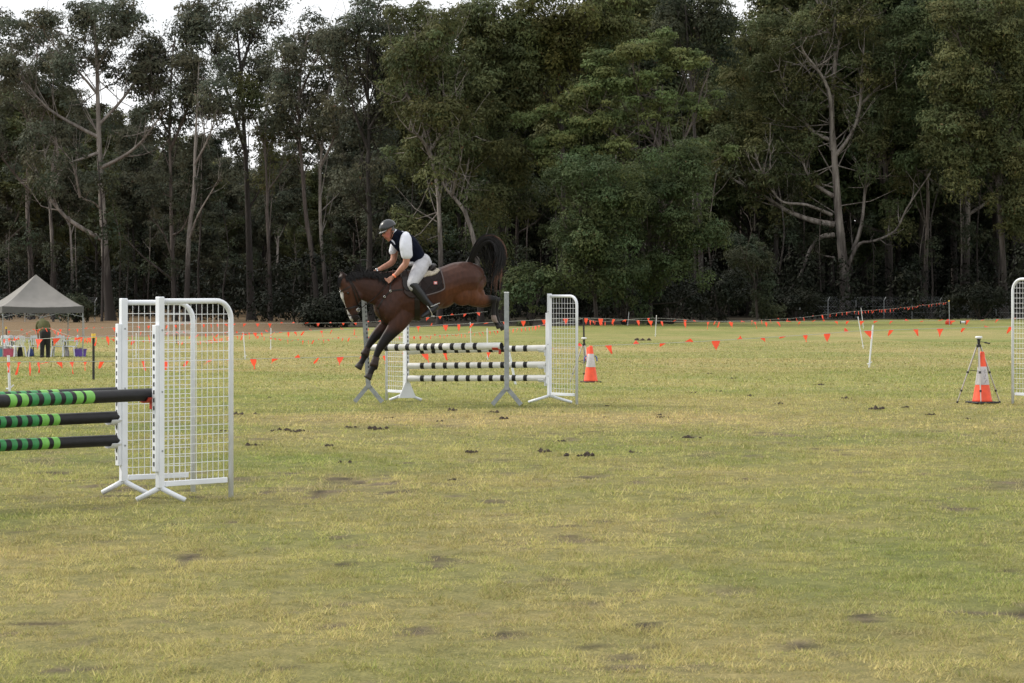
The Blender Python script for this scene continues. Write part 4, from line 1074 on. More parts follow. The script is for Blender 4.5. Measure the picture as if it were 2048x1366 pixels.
# ---------------------------------------------------------------- tent with tables, chairs, tubs
TC = G(72, 713); TY = TC.y; Ts = F / TY
tent = empty('gazebo_tent', TC, 0, 'grey pop up gazebo tent with a pointed roof at the left edge', 'tent')
off = [Vector((-50 / Ts, -1.86, 0)), Vector((103 / Ts, -1.0, 0)), Vector((50 / Ts, 1.86, 0)), Vector((-103 / Ts, 1.0, 0))]
EZ = (713 - 612) / Ts; PZ = (713 - 549) / Ts
mb = MB()                                                    # canopy: four sagging faces and a valance
n = 10
for k in range(4):
    a = off[k]; b = off[(k + 1) % 4]; V = []; Q = []
    for i in range(n + 1):
        f = i / n
        for j in range(n + 1):
            g = j / n; e = a.lerp(b, g)
            zz = EZ + (PZ - EZ) * (f ** 1.22); sag = -.20 * math.sin(math.pi * f) * math.sin(math.pi * g)
            wob = .012 * math.sin(g * 23 + k * 2) * (1 - f)
            V.append((e.x * (1 - f), e.y * (1 - f), zz + sag * .6 + wob - (.05 * math.sin(math.pi * g) if i == 0 else 0)))
    for i in range(n):
        for j in range(n): q = i * (n + 1) + j; Q.append((q, q + 1, q + n + 2, q + n + 1))
    mb.add(V, Q)
mb.build('canopy', M['canvas'], tent, smooth=True)
mb = MB()
for k in range(4):
    a = off[k] * 1.006; b = off[(k + 1) % 4] * 1.006; V = []; Q = []
    for j in range(13):
        g = j / 12; e = a.lerp(b, g); sg = -.05 * math.sin(math.pi * g); w_ = .015 * math.sin(g * 31 + k)
        V += [(e.x, e.y, EZ + sg + .005), (e.x * (1 + w_ * .3), e.y, EZ + sg * .4 - .26 + w_)]
    for j in range(12): Q.append((2 * j, 2 * j + 2, 2 * j + 3, 2 * j + 1))
    mb.add(V, Q)
M['canvas_dark'] = mat('canvas_dark', (.085, .085, .085), .8, var=.1)
mb.build('valance', M['canvas_dark'], tent)
for k, o_ in enumerate(off):
    p = o_ * .985; zg = gz(TY + p.y) - TC.z; mb = MB()
    mb.bar((p.x, p.y, zg), (p.x, p.y, EZ - .02), .035, .035); lg = mb.build('leg', M['galv'], tent)
    mb = MB(); mb.box((p.x, p.y, zg + .01), (.1, .1, .02)); mb.build('foot_plate', M['galv'], lg)
mb = MB()
for k in range(4):
    a = off[k] * .97; b = off[(k + 1) % 4] * .97; m_ = (a + b) / 2
    for p, q in ((a, m_), (m_, b)):
        mb.tube([(p.x, p.y, EZ - .05), (q.x, q.y, EZ - .42)], .012, 6); mb.tube([(p.x, p.y, EZ - .42), (q.x, q.y, EZ - .05)], .012, 6)
mb.tube([(0, 0, EZ - .1), (0, 0, PZ - .04)], .02, 8)
mb.build('scissor_frame', M['galv'], tent)

def make_chair():
    t = empty('plastic_chair', (0, 0, 0), 0, 'x', 'chair', 'white plastic garden chairs')
    m = M['plastic_white']
    V = []; Q = []
    for i in range(7):
        for j in range(7):
            a = i / 6; b = j / 6; x = (a - .5) * (.44 + .04 * b); y = (b - .5) * .44
            V.append((x, y, .43 - .02 * math.sin(math.pi * a) * math.sin(math.pi * b) - .015 * (1 - b) + .0))
    for i in range(6):
        for j in range(6): q = i * 7 + j; Q.append((q, q + 7, q + 8, q + 1))
    nv = len(V); V += [(x, y, z - .025) for x, y, z in V]; Q += [tuple(reversed([k + nv for k in f])) for f in Q]
    edge = [i * 7 for i in range(7)] + [42 + j for j in range(1, 7)] + [i * 7 + 6 for i in range(5, -1, -1)] + [j for j in range(5, 0, -1)]
    for k in range(len(edge)): a, b = edge[k], edge[(k + 1) % len(edge)]; Q.append((a, b, b + nv, a + nv))
    mb = MB(); mb.add(V, Q); mb.build('seat', m, t)
    # back: arched frame, upper panel and slats
    mb = MB(); pts = []
    for k in range(13):
        a = k / 12; x = -.23 + .46 * a; z = .44 + .40 * math.sin(math.pi * min(1, max(0, .02 + a * .96))) ** .38; pts.append((x * (1 - .1 * (z - .44)), -.21 - (z - .44) * .24, z))
    mb.tube(pts, .017, 6)
    for k in range(5):
        x = -.14 + .07 * k; mb.box((x, -.215 - .09, .62), (.038, .012, .34), Matrix.Rotation(R(13.5), 3, 'X'))
    mb.box((0, -.30, .785), (.36, .014, .09), Matrix.Rotation(R(13.5), 3, 'X')); mb.build('backrest', m, t)
    for sx in (-1, 1):
        for sy in (-1, 1):
            mb = MB(); mb.bar((sx * .20, sy * .19, .42), (sx * .25, sy * .25, 0), .05, .035, roll=(0, 1, 0)); mb.build('leg', m, t)
        mb = MB(); mb.tube([(sx * .22, -.24, .62), (sx * .245, -.05, .65), (sx * .245, .14, .64), (sx * .235, .20, .58), (sx * .22, .20, .43)], .016, 6); mb.build('armrest', m, t)
    return t
chair = None
for i, (x, dy, rz, lab) in enumerate([(4, -.6, 2.9, 'white plastic chair at the left edge of the view under the tent'), (36, -.9, .5, 'white plastic chair behind the pink tub, next to the left tent leg'), (70, -.7, 3.3, 'white plastic chair immediately left of the standing person'),
        (117, -.4, 3.1, 'white plastic chair immediately right of the standing person'), (140, -.3, 1.5, 'white plastic chair turned sideways beside the purple tub'), (20, .3, .3, 'white plastic chair at the far side of the table under the tent')]):
    if chair is None: chair = c_ = make_chair()
    else: c_ = copy_tree(chair)
    Yc = TY + dy; c_.location = GY(x, Yc); c_.rotation_euler = (0, 0, rz); c_['label'] = lab
def make_table(x, dy, w, label):
    b = GY(x, TY + dy); t = empty('trestle_table', b, .05, label, 'table', 'white folding tables')
    mb = MB(); mb.box((0, 0, .735), (w, .7, .03), None, .01); mb.build('table_top', M['plastic_white'], t)
    for sx in (-1, 1):
        mb = MB(); xx = sx * (w / 2 - .2); mb.tube([(xx, -.28, 0), (xx, .22, .72)], .014, 6); mb.tube([(xx, .28, 0), (xx, -.22, .72)], .014, 6); mb.tube([(xx - sx * .15, 0, .72), (xx, 0, .35)], .012, 6); mb.build('folding_legs', M['post_black'], t)
make_table(45, .15, 1.25, 'white folding table left of the standing person'); make_table(118, .35, .9, 'white folding table right of the standing person')
def tub(x, dy, w, d, h, m, label, rim=True):
    t = empty('storage_tub', GY(x, TY + dy), .1, label, 'storage tub', 'plastic storage tubs')
    mb = MB(); V = []; k = .84
    for z, f in ((0, k), (h, 1.0)):
        for sx, sy in ((-1, -1), (1, -1), (1, 1), (-1, 1)): V.append((sx * w / 2 * f, sy * d / 2 * f, z))
    V += [(v_[0] * .95, v_[1] * .95, v_[2]) for v_ in V[4:]] + [(v_[0] * .93, v_[1] * .93, .02) for v_ in V[:4]]
    mb.add(V, [(0, 3, 2, 1), (0, 1, 5, 4), (1, 2, 6, 5), (2, 3, 7, 6), (3, 0, 4, 7), (4, 5, 9, 8), (5, 6, 10, 9), (6, 7, 11, 10), (7, 4, 8, 11), (8, 9, 13, 12), (9, 10, 14, 13), (10, 11, 15, 14), (11, 8, 12, 15), (12, 13, 14, 15)])
    mb.build('tub_body', m, t)
    mb = MB(); mb.box((0, -d / 2 - .008, h), (w + .03, .016, .03)); mb.box((0, d / 2 + .008, h), (w + .03, .016, .03)); mb.box((-w / 2 - .008, 0, h), (.016, d, .03)); mb.box((w / 2 + .008, 0, h), (.016, d, .03)); mb.build('rim', m, t)
    r = random.Random(x); mb = MB()
    for q in range(5): mb.lathe([(0, -.08), (.07, -.05), (.08, .02), (.05, .08), (0, .1)], (r.uniform(-.3, .3) * w, r.uniform(-.2, .2) * d, h * .92), 8)
    mb.build('contents', M['canvas'], t)
M['purple'] = mat('purple_plastic', (.14, .08, .36), .35, var=.15, scale=6); M['pink'] = mat('pink_plastic', (.50, .10, .17), .35, var=.2, scale=7); M['teal'] = mat('blue_tub', (.10, .34, .48), .35)
tub(160, -.25, .52, .4, .29, M['purple'], 'purple plastic tub by the right tent leg'); tub(18, -1.0, .48, .4, .31, M['pink'], 'pink plastic tub in front of the left chairs'); tub(0, -.95, .30, .4, .31, M['teal'], 'blue plastic tub at the left edge beside the pink one')
# bags
def sack(name, x, dy, w, h, m, label, cat, seed=1, Y=None, y=None):
    b = GY(x, (Y or TY + dy)); t = empty(name, b, 0, label, cat); r = np.random.default_rng(seed)
    prof = [(.0, 0), (.46, .01), (.52, .12), (.50, .4), (.43, .7), (.28, .92), (.1, 1.0), (0, 1.0)]
    mb = MB(); V = []; Q = []; n = 14
    for ri, zi in prof:
        for k in range(n):
            q = 2 * math.pi * k / n; f = 1 + .10 * math.sin(3 * q + seed) + .07 * math.sin(5 * q + zi * 6); V.append((ri * w * f * math.cos(q), ri * w * .7 * f * math.sin(q), zi * h))
    for i in range(len(prof) - 1):
        for k in range(n): k2 = (k + 1) % n; Q.append((i * n + k, i * n + k2, (i + 1) * n + k2, (i + 1) * n + k))
    mb.add(V, Q); mb.build('bag_body', m, t, smooth=True)
    mb = MB(); mb.tube([(-.12 * w, 0, h * .97), (-.1 * w, 0, h * 1.14), (.1 * w, 0, h * 1.14), (.12 * w, 0, h * .97)], .012, 6); mb.build('handle', M['black_plastic'], t)
    return t
sack('dark_bag', 40, -.75, .20, .42, M['post_black'], 'black bag on the grass under the second chair', 'bag', 2)
sack('navy_bag', 61, -.1, .24, .34, M['blue'], 'navy bag under the left folding table', 'bag', 3)
sack('pale_bag', 134, -.15, .2, .36, M['cone_band'], 'pale bag beneath the sideways chair', 'bag', 4)

# far bits by the forest
b = GY(1897, Y_at(649)); t = empty('orange_coil_bag', b, 0, 'orange bag with a black strap at the foot of the far thin pole', 'bag')
mb = MB(); mb.lathe([(0, 0), (.24, 0), (.27, .10), (.25, .24), (.16, .37), (.07, .42), (0, .42)], n=16); mb.build('bag_body', M['flag'], t, smooth=True)
mb = MB(); mb.tube([(.03, -.275, .05), (.03, -.27, .22), (.03, -.14, .40)], .022, 6); mb.tube([(-.15, -.24, .12), (.14, -.24, .16)], .016, 6); mb.build('strap', M['black_plastic'], t)
b = GY(1926, Y_at(648)); t = empty('rope_reel', b, 0, 'white rope reel with black ends lying on the far grass', 'reel')
mb = MB(); RY = Matrix.Rotation(R(90), 3, 'Y'); mb.lathe([(.085, -.2), (.085, .2)], (0, 0, .14), 16, RY); mb.build('drum', M['post_white'], t, smooth=False)
for sg in (-1, 1): mb = MB(); mb.lathe([(.13, sg * .2 - .02), (.14, sg * .2), (.13, sg * .2 + .02)], (0, 0, .14), 16, RY); mb.build('end_disc', M['black_plastic'], t)

# chain link fences at both ends of the forest edge
def fence(x0, x1, step, Y, label):
    b = GY(x0, Y); t = empty('chain_link_fence', b, 0, label, 'fence'); xs_ = np.arange(x0, x1, step); Hh = 1.75; tops = []
    for x in xs_:
        p = GY(x, Y) - b; mb = MB(); mb.tube([p, p + Vector((0, 0, Hh)), p + Vector((.18, 0, Hh + .32))], .03, 6); mb.build('post', M['galv'], t)
    e = GY(xs_[-1], Y) - b; mb = MB()
    for zz in (.05, .6, 1.15, Hh - .03): mb.tube([(0, 0, zz), (e.x, e.y, zz)], .006, 4)
    for dx_, zz in ((.06, Hh + .1), (.12, Hh + .2), (.18, Hh + .31)): mb.tube([(dx_, 0, zz), (e.x + dx_, e.y, zz)], .005, 4)
    mb.build('strand_wire', M['galv'], t)
    mb = MB(); L_ = e.x; st = .28
    for k in range(int(L_ / st)):
        xx = k * st
        if xx + Hh < L_: mb.tube([(xx, .01, .05), (xx + Hh - .08, .01, Hh - .03)], .0025, 3, False)
        if xx - Hh > 0: mb.tube([(xx, .012, .05), (xx - Hh + .08, .012, Hh - .03)], .0025, 3, False)
    mb.build('chain_mesh', M['galv'], t)
M['galv_far'] = M['galv']
fence(1600, 2120, 56, 260, 'tall chain link fence with angled post tops at the right forest edge')
fence(-90, 240, 70, 236, 'chain link fence on the bare rise behind the tent')

# ---------------------------------------------------------------- dirt clods
M['dirt'] = mat('dirt', (.050, .036, .026), .95, var=.35, scale=30, bump=.6)
def clod_mesh(seed):
    r = np.random.default_rng(seed); mb = MB()
    for k in range(9 + seed % 5):
        c = np.array([r.normal() * .13, r.normal() * .10, 0]); a = (.022 + .05 * r.random() ** 2); V = []; n = 7
        for i, (rr_, z) in enumerate(((1.0, -.02), (1.05, .25), (.8, .65), (.3, .95), (0.02, 1.0))):
            for q in range(n):
                f = 1 + .6 * (r.random() - .5); V.append((c[0] + a * rr_ * f * math.cos(q * 6.283 / n), c[1] + a * rr_ * f * math.sin(q * 6.283 / n), a * 1.15 * z * (1 + .5 * (r.random() - .5))))
        mb.add(V, [(i * n + q, i * n + (q + 1) % n, (i + 1) * n + (q + 1) % n, (i + 1) * n + q) for i in range(4) for q in range(n)])
    return mb.mesh('dirt_clod', M['dirt'])
clods = [clod_mesh(k) for k in range(7)]
for i, (x, y, k) in enumerate([(1280, 681, 3.2), (1750, 818, 1.5), (1376, 876, 1.0), (1170, 912, 1.1), (475, 829, .9), (505, 891, .8), (660, 892, .8), (574, 861, .8), (590, 864, .7), (602, 862, .8), (748, 857, .9), (905, 821, .9), (987, 825, .9), (1005, 838, 1.0),
        (1416, 748, .8), (1467, 757, .8), (1690, 797, 1.0), (1385, 786, .6), (1500, 792, .7), (1735, 770, .7), (945, 905, .9), (1090, 904, .9), (1120, 883, .6), (1213, 835, .6), (1325, 835, .6), (1560, 808, .7), (1640, 770, .9), (1810, 815, .7), (1540, 760, .6), (543, 795, .5),
        (545, 862, .6), (700, 855, .6), (756, 859, .6), (510, 828, .6), (450, 862, .6), (880, 843, .5), (1315, 830, .5), (1215, 812, .5), (1440, 783, .6), (1862, 830, .6), (1935, 838, .6), (780, 836, .5), (690, 925, .6), (1270, 905, .6), (905, 960, .5)]):
    o = bpy.data.objects.new('dirt_clod', clods[i % 7]); link(o); p = G(x, y); o.location = p; o.rotation_euler = (0, 0, i * 1.3); k = k * .46 if i else 1.7; o.scale = (k * 1.15, k * .8, k * .95)
    tag(o, 'small dark clod of kicked up soil lying on the turf' if i else 'long dark mound of soil on the far grass right of the cones', 'soil clod', 'clods of kicked up soil' if i else None)
# ---------------------------------------------------------------- horse and rider
HS = 138.0; HYW = R(22); HX0 = 880.0
FWD = Vector((-math.cos(HYW), -math.sin(HYW), 0)); LAT = Vector((-math.sin(HYW), math.cos(HYW), 0))   # LAT points to the far side
def HP(x, y, d=0.0):
    """point of the horse's own mid plane seen at photo pixel x, y, moved d metres to the far side"""
    Y = F / HS + math.tan(HYW) * (x - HX0) / HS + d
    return Vector(((x - 1024) * Y / F, Y, CZ - (y - HY) * Y / F))
def loft(mb, secs, n=18, cap=True):
    """secs = (x, y, half height in px, half width in m, d)"""
    pts = [HP(s[0], s[1], s[4] if len(s) > 4 else 0.0) for s in secs]
    V = []; Q = []; m = len(pts)
    T = []
    for i in range(m):
        t = pts[min(i + 1, m - 1)] - pts[max(i - 1, 0)]; t.normalize(); T.append(t)
    def ring(c, t, a, b):
        N = t.cross(LAT).normalized(); B = N.cross(t).normalized()
        return [c + N * math.cos(2 * math.pi * k / n) * a + B * math.sin(2 * math.pi * k / n) * b for k in range(n)]
    R_ = []
    a0, b0 = secs[0][2] / HS, secs[0][3]; a1, b1 = secs[-1][2] / HS, secs[-1][3]
    if cap:
        for q in (88, 65, 40, 18): q = R(q); R_.append(ring(pts[0] - T[0] * min(a0, b0) * math.sin(q), T[0], a0 * math.cos(q), b0 * math.cos(q)))
    for i in range(m): R_.append(ring(pts[i], T[i], secs[i][2] / HS, secs[i][3]))
    if cap:
        for q in (18, 40, 65, 88): q = R(q); R_.append(ring(pts[-1] + T[-1] * min(a1, b1) * math.sin(q), T[-1], a1 * math.cos(q), b1 * math.cos(q)))
    for r_ in R_: V += r_
    for i in range(len(R_) - 1):
        for k in range(n): k2 = (k + 1) % n; Q.append((i * n + k, i * n + k2, (i + 1) * n + k2, (i + 1) * n + k))
    Q.append(tuple(reversed(range(n)))); Q.append(tuple(range((len(R_) - 1) * n, len(R_) * n)))
    mb.add(V, Q)
def subdiv_secs(secs, k=3):
    s = [tuple(q) + ((0.0,) if len(q) < 5 else ()) for q in secs]
    return [tuple(v) for v in smooth_path(s, k)]
def ell(mb, x, y, d, rx, ry, rd, rot=0.0, n=14):
    """ellipsoid: rx, ry in px in the picture plane of the horse, rd metres sideways"""
    c = HP(x, y, d); V = []; Q = []; m = 10
    U = -FWD; Zv = Vector((0, 0, 1)); ca, sa = math.cos(rot), math.sin(rot)
    A = U * ca + Zv * sa; B = -U * sa + Zv * ca
    for i in range(m + 1):
        th = math.pi * (i + .02) / (m + .04)
        for k in range(n):
            ph = 2 * math.pi * k / n
            V.append(c + A * rx / HS * math.sin(th) * math.cos(ph) + LAT * rd * math.sin(th) * math.sin(ph) + B * ry / HS * math.cos(th))
    for i in range(m):
        for k in range(n): k2 = (k + 1) % n; Q.append((i * n + k, (i + 1) * n + k, (i + 1) * n + k2, i * n + k2))
    Q.append(tuple(range(n))); Q.append(tuple(reversed(range(m * n, (m + 1) * n))))
    mb.add(V, Q)
def remesh(mb, name, vox, sm_it=4, sm_f=.5, extra=None):
    me = mb.mesh(name, M['rubber']); o = bpy.data.objects.new(name, me); COL.objects.link(o)
    m = o.modifiers.new('r', 'REMESH'); m.mode = 'VOXEL'; m.voxel_size = vox; m.use_smooth_shade = True
    s = o.modifiers.new('s', 'SMOOTH'); s.iterations = sm_it; s.factor = sm_f
    dg = bpy.context.evaluated_depsgraph_get(); ev = o.evaluated_get(dg)
    out = bpy.data.meshes.new_from_object(ev); out.name = name
    bpy.data.objects.remove(o, do_unlink=True); bpy.data.meshes.remove(me)
    out.materials.clear()
    return out
def to_px(co):
    x = 1024 + F * co[:, 0] / co[:, 1]; y = HY + F * (CZ - co[:, 2]) / co[:, 1]
    d = co[:, 1] - (F / HS + math.tan(HYW) * (x - HX0) / HS)
    return x, y, d
def set_col(me, fn):
    n = len(me.vertices); co = np.empty(n * 3, dtype=np.float32); me.vertices.foreach_get('co', co); co = co.reshape(-1, 3).astype(float)
    c = fn(co); a = me.color_attributes.new('Col', 'FLOAT_COLOR', 'POINT')
    a.data.foreach_set('color', np.concatenate([c, np.ones((n, 1))], 1).astype(np.float32).ravel())
    me.polygons.foreach_set('use_smooth', np.ones(len(me.polygons), dtype=bool))
def coat_mat(name, rough, bump=0.0, sheen=0.0, spec=.4):
    m = bpy.data.materials.new(name); m.use_nodes = True; nt = m.node_tree; bs = nt.nodes['Principled BSDF']; lk = nt.links.new
    at = nt.nodes.new('ShaderNodeAttribute'); at.attribute_name = 'Col'
    no = nt.nodes.new('ShaderNodeTexNoise'); no.inputs['Scale'].default_value = 26; no.inputs['Detail'].default_value = 5
    tc = nt.nodes.new('ShaderNodeTexCoord'); mp = nt.nodes.new('ShaderNodeMapping'); mp.inputs['Scale'].default_value = (1, 1, .45); lk(tc.outputs['Object'], mp.inputs['Vector']); lk(mp.outputs['Vector'], no.inputs['Vector'])
    cr = nt.nodes.new('ShaderNodeValToRGB'); cr.color_ramp.elements[0].position = .3; cr.color_ramp.elements[0].color = (.78, .78, .78, 1); cr.color_ramp.elements[1].position = .7; cr.color_ramp.elements[1].color = (1.2, 1.2, 1.2, 1)
    lk(no.outputs['Fac'], cr.inputs['Fac']); mx = nt.nodes.new('ShaderNodeMixRGB'); mx.blend_type = 'MULTIPLY'; mx.inputs['Fac'].default_value = 1
    lk(at.outputs['Color'], mx.inputs['Color1']); lk(cr.outputs['Color'], mx.inputs['Color2']); lk(mx.outputs['Color'], bs.inputs['Base Color'])
    bs.inputs['Roughness'].default_value = rough; bs.inputs['Specular IOR Level'].default_value = spec; bs.inputs['Sheen Weight'].default_value = sheen
    if bump:
        bp = nt.nodes.new('ShaderNodeBump'); bp.inputs['Strength'].default_value = bump; bp.inputs['Distance'].default_value = .01; lk(no.outputs['Fac'], bp.inputs['Height']); lk(bp.outputs['Normal'], bs.inputs['Normal'])
    return m
M['coat'] = coat_mat('horse_coat', .5, .15, .0, .22)
M['skin'] = coat_mat('skin', .5, .1)
M['hair_black'] = mat('hair_black', (.006, .005, .005), .55, spec=.25)
M['hair_rust'] = mat('hair_rust', (.10, .035, .014), .5)
M['leather_dark'] = mat('leather_dark', (.015, .011, .010), .45, var=.25, scale=18, spec=.3)
M['leather_brown'] = mat('leather_brown', (.026, .015, .012), .5, var=.2, scale=16, spec=.3)
M['boot'] = mat('boot_leather', (.011, .012, .014), .38, var=.2, scale=12, spec=.4)
M['quilt'] = mat('quilted_cloth', (.026, .020, .020), .9, var=.12, scale=30, spec=.1)
M['quilt_trim'] = mat('cloth_trim', (.10, .082, .08), .8)
M['fleece'] = mat('fleece', (.42, .37, .29), .95, var=.2, scale=60, bump=.7, bscale=120)
M['steel'] = mat('polished_steel', (.62, .62, .62), .25, .9)
M['shirt'] = mat('shirt', (.66, .68, .76), .8, var=.05, scale=8, bump=.8, bscale=11)
M['vest'] = mat('vest', (.005, .007, .016), .9, var=.2, scale=10, bump=.3, bscale=16, spec=.08)
M['breeches'] = mat('breeches', (.44, .44, .47), .8, var=.12, scale=9, bump=.9, bscale=14)
M['helmet'] = mat('helmet_shell', (.016, .018, .021), .30, var=.12, scale=20, spec=.6)
M['band'] = mat('wrist_band', (.95, .22, .10), .5)

# --- horse body
mb = MB()
for side in (0,):
    loft(mb, subdiv_secs([(955, 563, 20, .13), (949, 559, 30, .22), (938, 559, 35, .27), (915, 561, 37, .285), (888, 571, 37, .28), (862, 579, 43, .29), (836, 588, 49, .295), (812, 594, 50, .27), (790, 603, 43, .235), (774, 616, 29, .19)]))
loft(mb, subdiv_secs([(815, 578, 38, .15), (795, 577, 37, .13), (776, 578, 35, .115), (758, 578, 33, .105), (741, 576, 30, .095), (725, 572, 25.5, .09), (711, 567, 20, .085), (700, 562, 14, .08)]))   # neck
loft(mb, subdiv_secs([(687, 557, 10.5, .075), (689, 565, 12.5, .10), (695.5, 576, 17.5, .112), (700.5, 588, 20.5, .105), (703, 599, 18.5, .085), (703.5, 609, 14.5, .066), (704.5, 619, 11.5, .056), (706, 629, 10.2, .054), (707.5, 637, 8.2, .048)]))   # head
ell(mb, 714, 590, 0, 12.5, 14.5, .085)            # cheek
ell(mb, 709.5, 640.5, 0, 6.5, 4.6, .040); ell(mb, 713.5, 635, 0, 6, 4.6, .042)       # lips, chin
ell(mb, 702.5, 636, -.035, 4.0, 4.6, .022); ell(mb, 702.5, 636, .035, 4.0, 4.6, .022)   # nostril wings
ell(mb, 694, 583, -.088, 6, 4, .025); ell(mb, 694, 583, .088, 6, 4, .025)           # brows over the eyes
ell(mb, 706, 556, 0, 13, 9, .085)                 # poll to neck join
# shoulder, breast, stifle muscles
ell(mb, 792, 606, -.14, 22, 40, .10, -.45); ell(mb, 792, 606, .14, 22, 40, .10, -.45)
ell(mb, 772, 628, 0, 14, 20, .17); ell(mb, 800, 553, 0, 26, 10, .07, .1)
ell(mb, 925, 585, -.15, 26, 27, .10); ell(mb, 925, 585, .15, 26, 27, .10)
ell(mb, 936, 548, -.12, 34, 24, .12, -.3); ell(mb, 936, 548, .12, 34, 24, .12, -.3)
ell(mb, 888, 599, 0, 26, 17, .19, .35)
ell(mb, 953, 573, -.10, 15, 24, .10, -.25); ell(mb, 953, 573, .10, 15, 24, .10, -.25)
ell(mb, 960, 588, -.11, 10, 12, .07); ell(mb, 960, 588, .11, 10, 12, .07)
def hind(dx, dy, d, k=1.0):
    loft(mb, subdiv_secs([(934 + dx * .3, 568, 32, .115, d * .8), (938 + dx * .5, 585 + dy * .3, 26, .105, d), (951 + dx * .7, 597 + dy * .5, 17, .078, d), (968 + dx, 600 + dy, 11.5, .055, d), (980 + dx, 598.5 + dy, 8.5, .045, d), (988 + dx, 600 + dy, 8.2, .042, d)]))
    ell(mb, 991.5 + dx, 596 + dy, d, 4.2, 4.8, .026)       # point of hock
    loft(mb, subdiv_secs([(987 + dx, 600 + dy, 7.0, .040, d), (987 + dx, 609 + dy, 5.2, .031, d), (986.5 + dx, 620 + dy, 4.6, .028, d), (987 + dx, 630 + dy, 5.0, .030, d), (988 + dx, 637 + dy, 6.0, .036, d), (991 + dx, 643 + dy, 4.6, .029, d), (994 + dx, 648 + dy, 4.8, .033, d)]))
def hoof(x, y, ang, d, L_=8.0, W_=5.8, key='hoof'):
    """hoof: truncated cone along ang (radians, picture plane, 0 = right, positive = down)"""
    ux, uy = math.cos(ang), math.sin(ang)
    loft(mb, [(x, y, W_ * .78, .036, d), (x + ux * L_ * .5, y + uy * L_ * .5, W_ * .95, .046, d), (x + ux * L_, y + uy * L_, W_ * 1.15, .055, d)], cap=False)
hind(0, 0, -.13); hoof(994, 648, R(58), -.13, 9, 5.6)
hind(6, 3, .13); hoof(1001, 651, R(52), .13, 9.5, 5.6)
# forelegs
loft(mb, subdiv_secs([(800, 622, 24, .085, .09), (786, 638, 18, .08, .10), (772, 652, 14.5, .07, .11), (759, 664, 12, .060, .11), (750, 673, 10, .053, .11), (743, 682, 8.4, .048, .11), (737.5, 691, 6.5, .038, .11), (733, 700, 6.2, .034, .11), (730, 708, 7.7, .042, .11), (727, 717, 6.0, .035, .11), (723.5, 724, 6.0, .038, .11)]))
hoof(723, 725, R(122), .11, 14, 7.4)
ell(mb, 734, 711, .11, 4, 5, .03)
loft(mb, subdiv_secs([(806, 624, 26, .09, -.13), (797, 644, 20, .085, -.14), (786, 660, 14.8, .070, -.14), (775.5, 673, 12, .060, -.14), (766.5, 685, 10.2, .053, -.14), (759.5, 696, 8.4, .046, -.14), (753.5, 709, 6.7, .037, -.14), (750, 721, 6.2, .034, -.14), (748, 731, 7.9, .043, -.14), (743.5, 739, 6.4, .037, -.14), (741, 745, 6.4, .040, -.14)]))
ell(mb, 752, 735, -.14, 4, 5, .03)
hoof(741, 746, R(120), -.14, 13, 7.6)
# ears
for d_, x_, tipx in ((-.05, 690.5, 684), (.05, 686, 680)):
    loft(mb, [(x_, 558, 4.2, .026, d_), (x_ - 2, 552, 4.0, .026, d_ * 1.1), (x_ - 4, 547, 2.8, .017, d_ * 1.15), (tipx, 543, .9, .006, d_ * 1.15)])
hme = remesh(mb, 'horse', .0115, 3, .5)
hme.materials.append(M['coat'])
def horse_col(co):
    x, y, d = to_px(co); n = len(x)
    body = np.array([.054, .021, .013]); dark = np.array([.026, .011, .008]); black = np.array([.007, .006, .006]); rust = np.array([.105, .037, .014]); white = np.array([.48, .46, .45])
    c = np.tile(body, (n, 1))
    f = sstep(815, 760, x)[:, None]; c = c + (dark * 1.35 - c) * f * .62                        # darker neck and shoulder hair
    f = (sstep(870, 900, x) * sstep(560, 585, y))[:, None]; c = c + (rust - c) * f * .75       # paler flank and stifle
    f = (sstep(720, 700, x) * sstep(655, 600, y))[:, None] * .25; c = c + (rust - c) * f
    top = (sstep(10, 0, y - np.interp(x, [800, 870, 905, 940, 960], [543, 538, 524, 523, 534])) * sstep(800, 860, x))[:, None]; c = c + (dark - c) * top * .55
    leg = np.maximum(sstep(652, 672, y + (x - 770) * .05) * (x < 800), sstep(968, 984, x))[:, None]; c = c + (black - c) * leg
    muz = (sstep(622, 634, y) * (x > 690) * (x < 722) * (y < 655) * sstep(703, 707, x))[:, None]; c = c + (black * 1.6 - c) * muz * .9
    # blaze: a stripe down the front of the face, seen at its left outline
    fx = np.interp(y, [560, 574, 584, 600, 617, 630, 641, 646], [676, 678, 679.0, 683.5, 688.5, 693.5, 700, 706]); wv = np.interp(y, [578, 584, 592, 600, 612, 622, 632, 641, 645], [0, 6.5, 6.5, 4.2, 3.6, 5.5, 7.5, 6.5, 0])
    bl = ((x - fx) < wv) & (y > 579) & (y < 644) & (x < 712) & (np.abs(d) < .075); c[bl] = white
    sock = (y > 630) & (y < 645) & (x > 975) & (x < 996) & (d < .05); c[sock] = np.array([.22, .17, .15])
    ear = (y < 557) & (x < 693); c[ear] = dark * .8
    hf = ((y > 650) & (x > 985)) | ((y > 727) & (x < 740) & (d > -.02)) | ((y > 748) & (x < 760)); c[hf] = np.array([.035, .030, .028])
    return c
set_col(hme, horse_col)
horse = obj('horse', hme, label='bay horse with a white blaze coming down over the striped poles, tail flung up', cat='horse')
HB = BVHTree.FromPolygons([v.co[:] for v in hme.vertices], [p.vertices[:] for p in hme.polygons])
def on_horse(x, y, off=.008, tree=None, default=-.25):
    """point on the near side of the horse seen at photo pixel, lifted off along the surface normal"""
    o = Vector((0, 0, CZ)); q = HP(x, y, 0); d = (q - o).normalized()
    h = (tree or HB).ray_cast(o, d)
    if h[0] is None: return HP(x, y, default)
    nrm = h[1] if h[1].dot(d) < 0 else -h[1]
    return h[0] + nrm * off
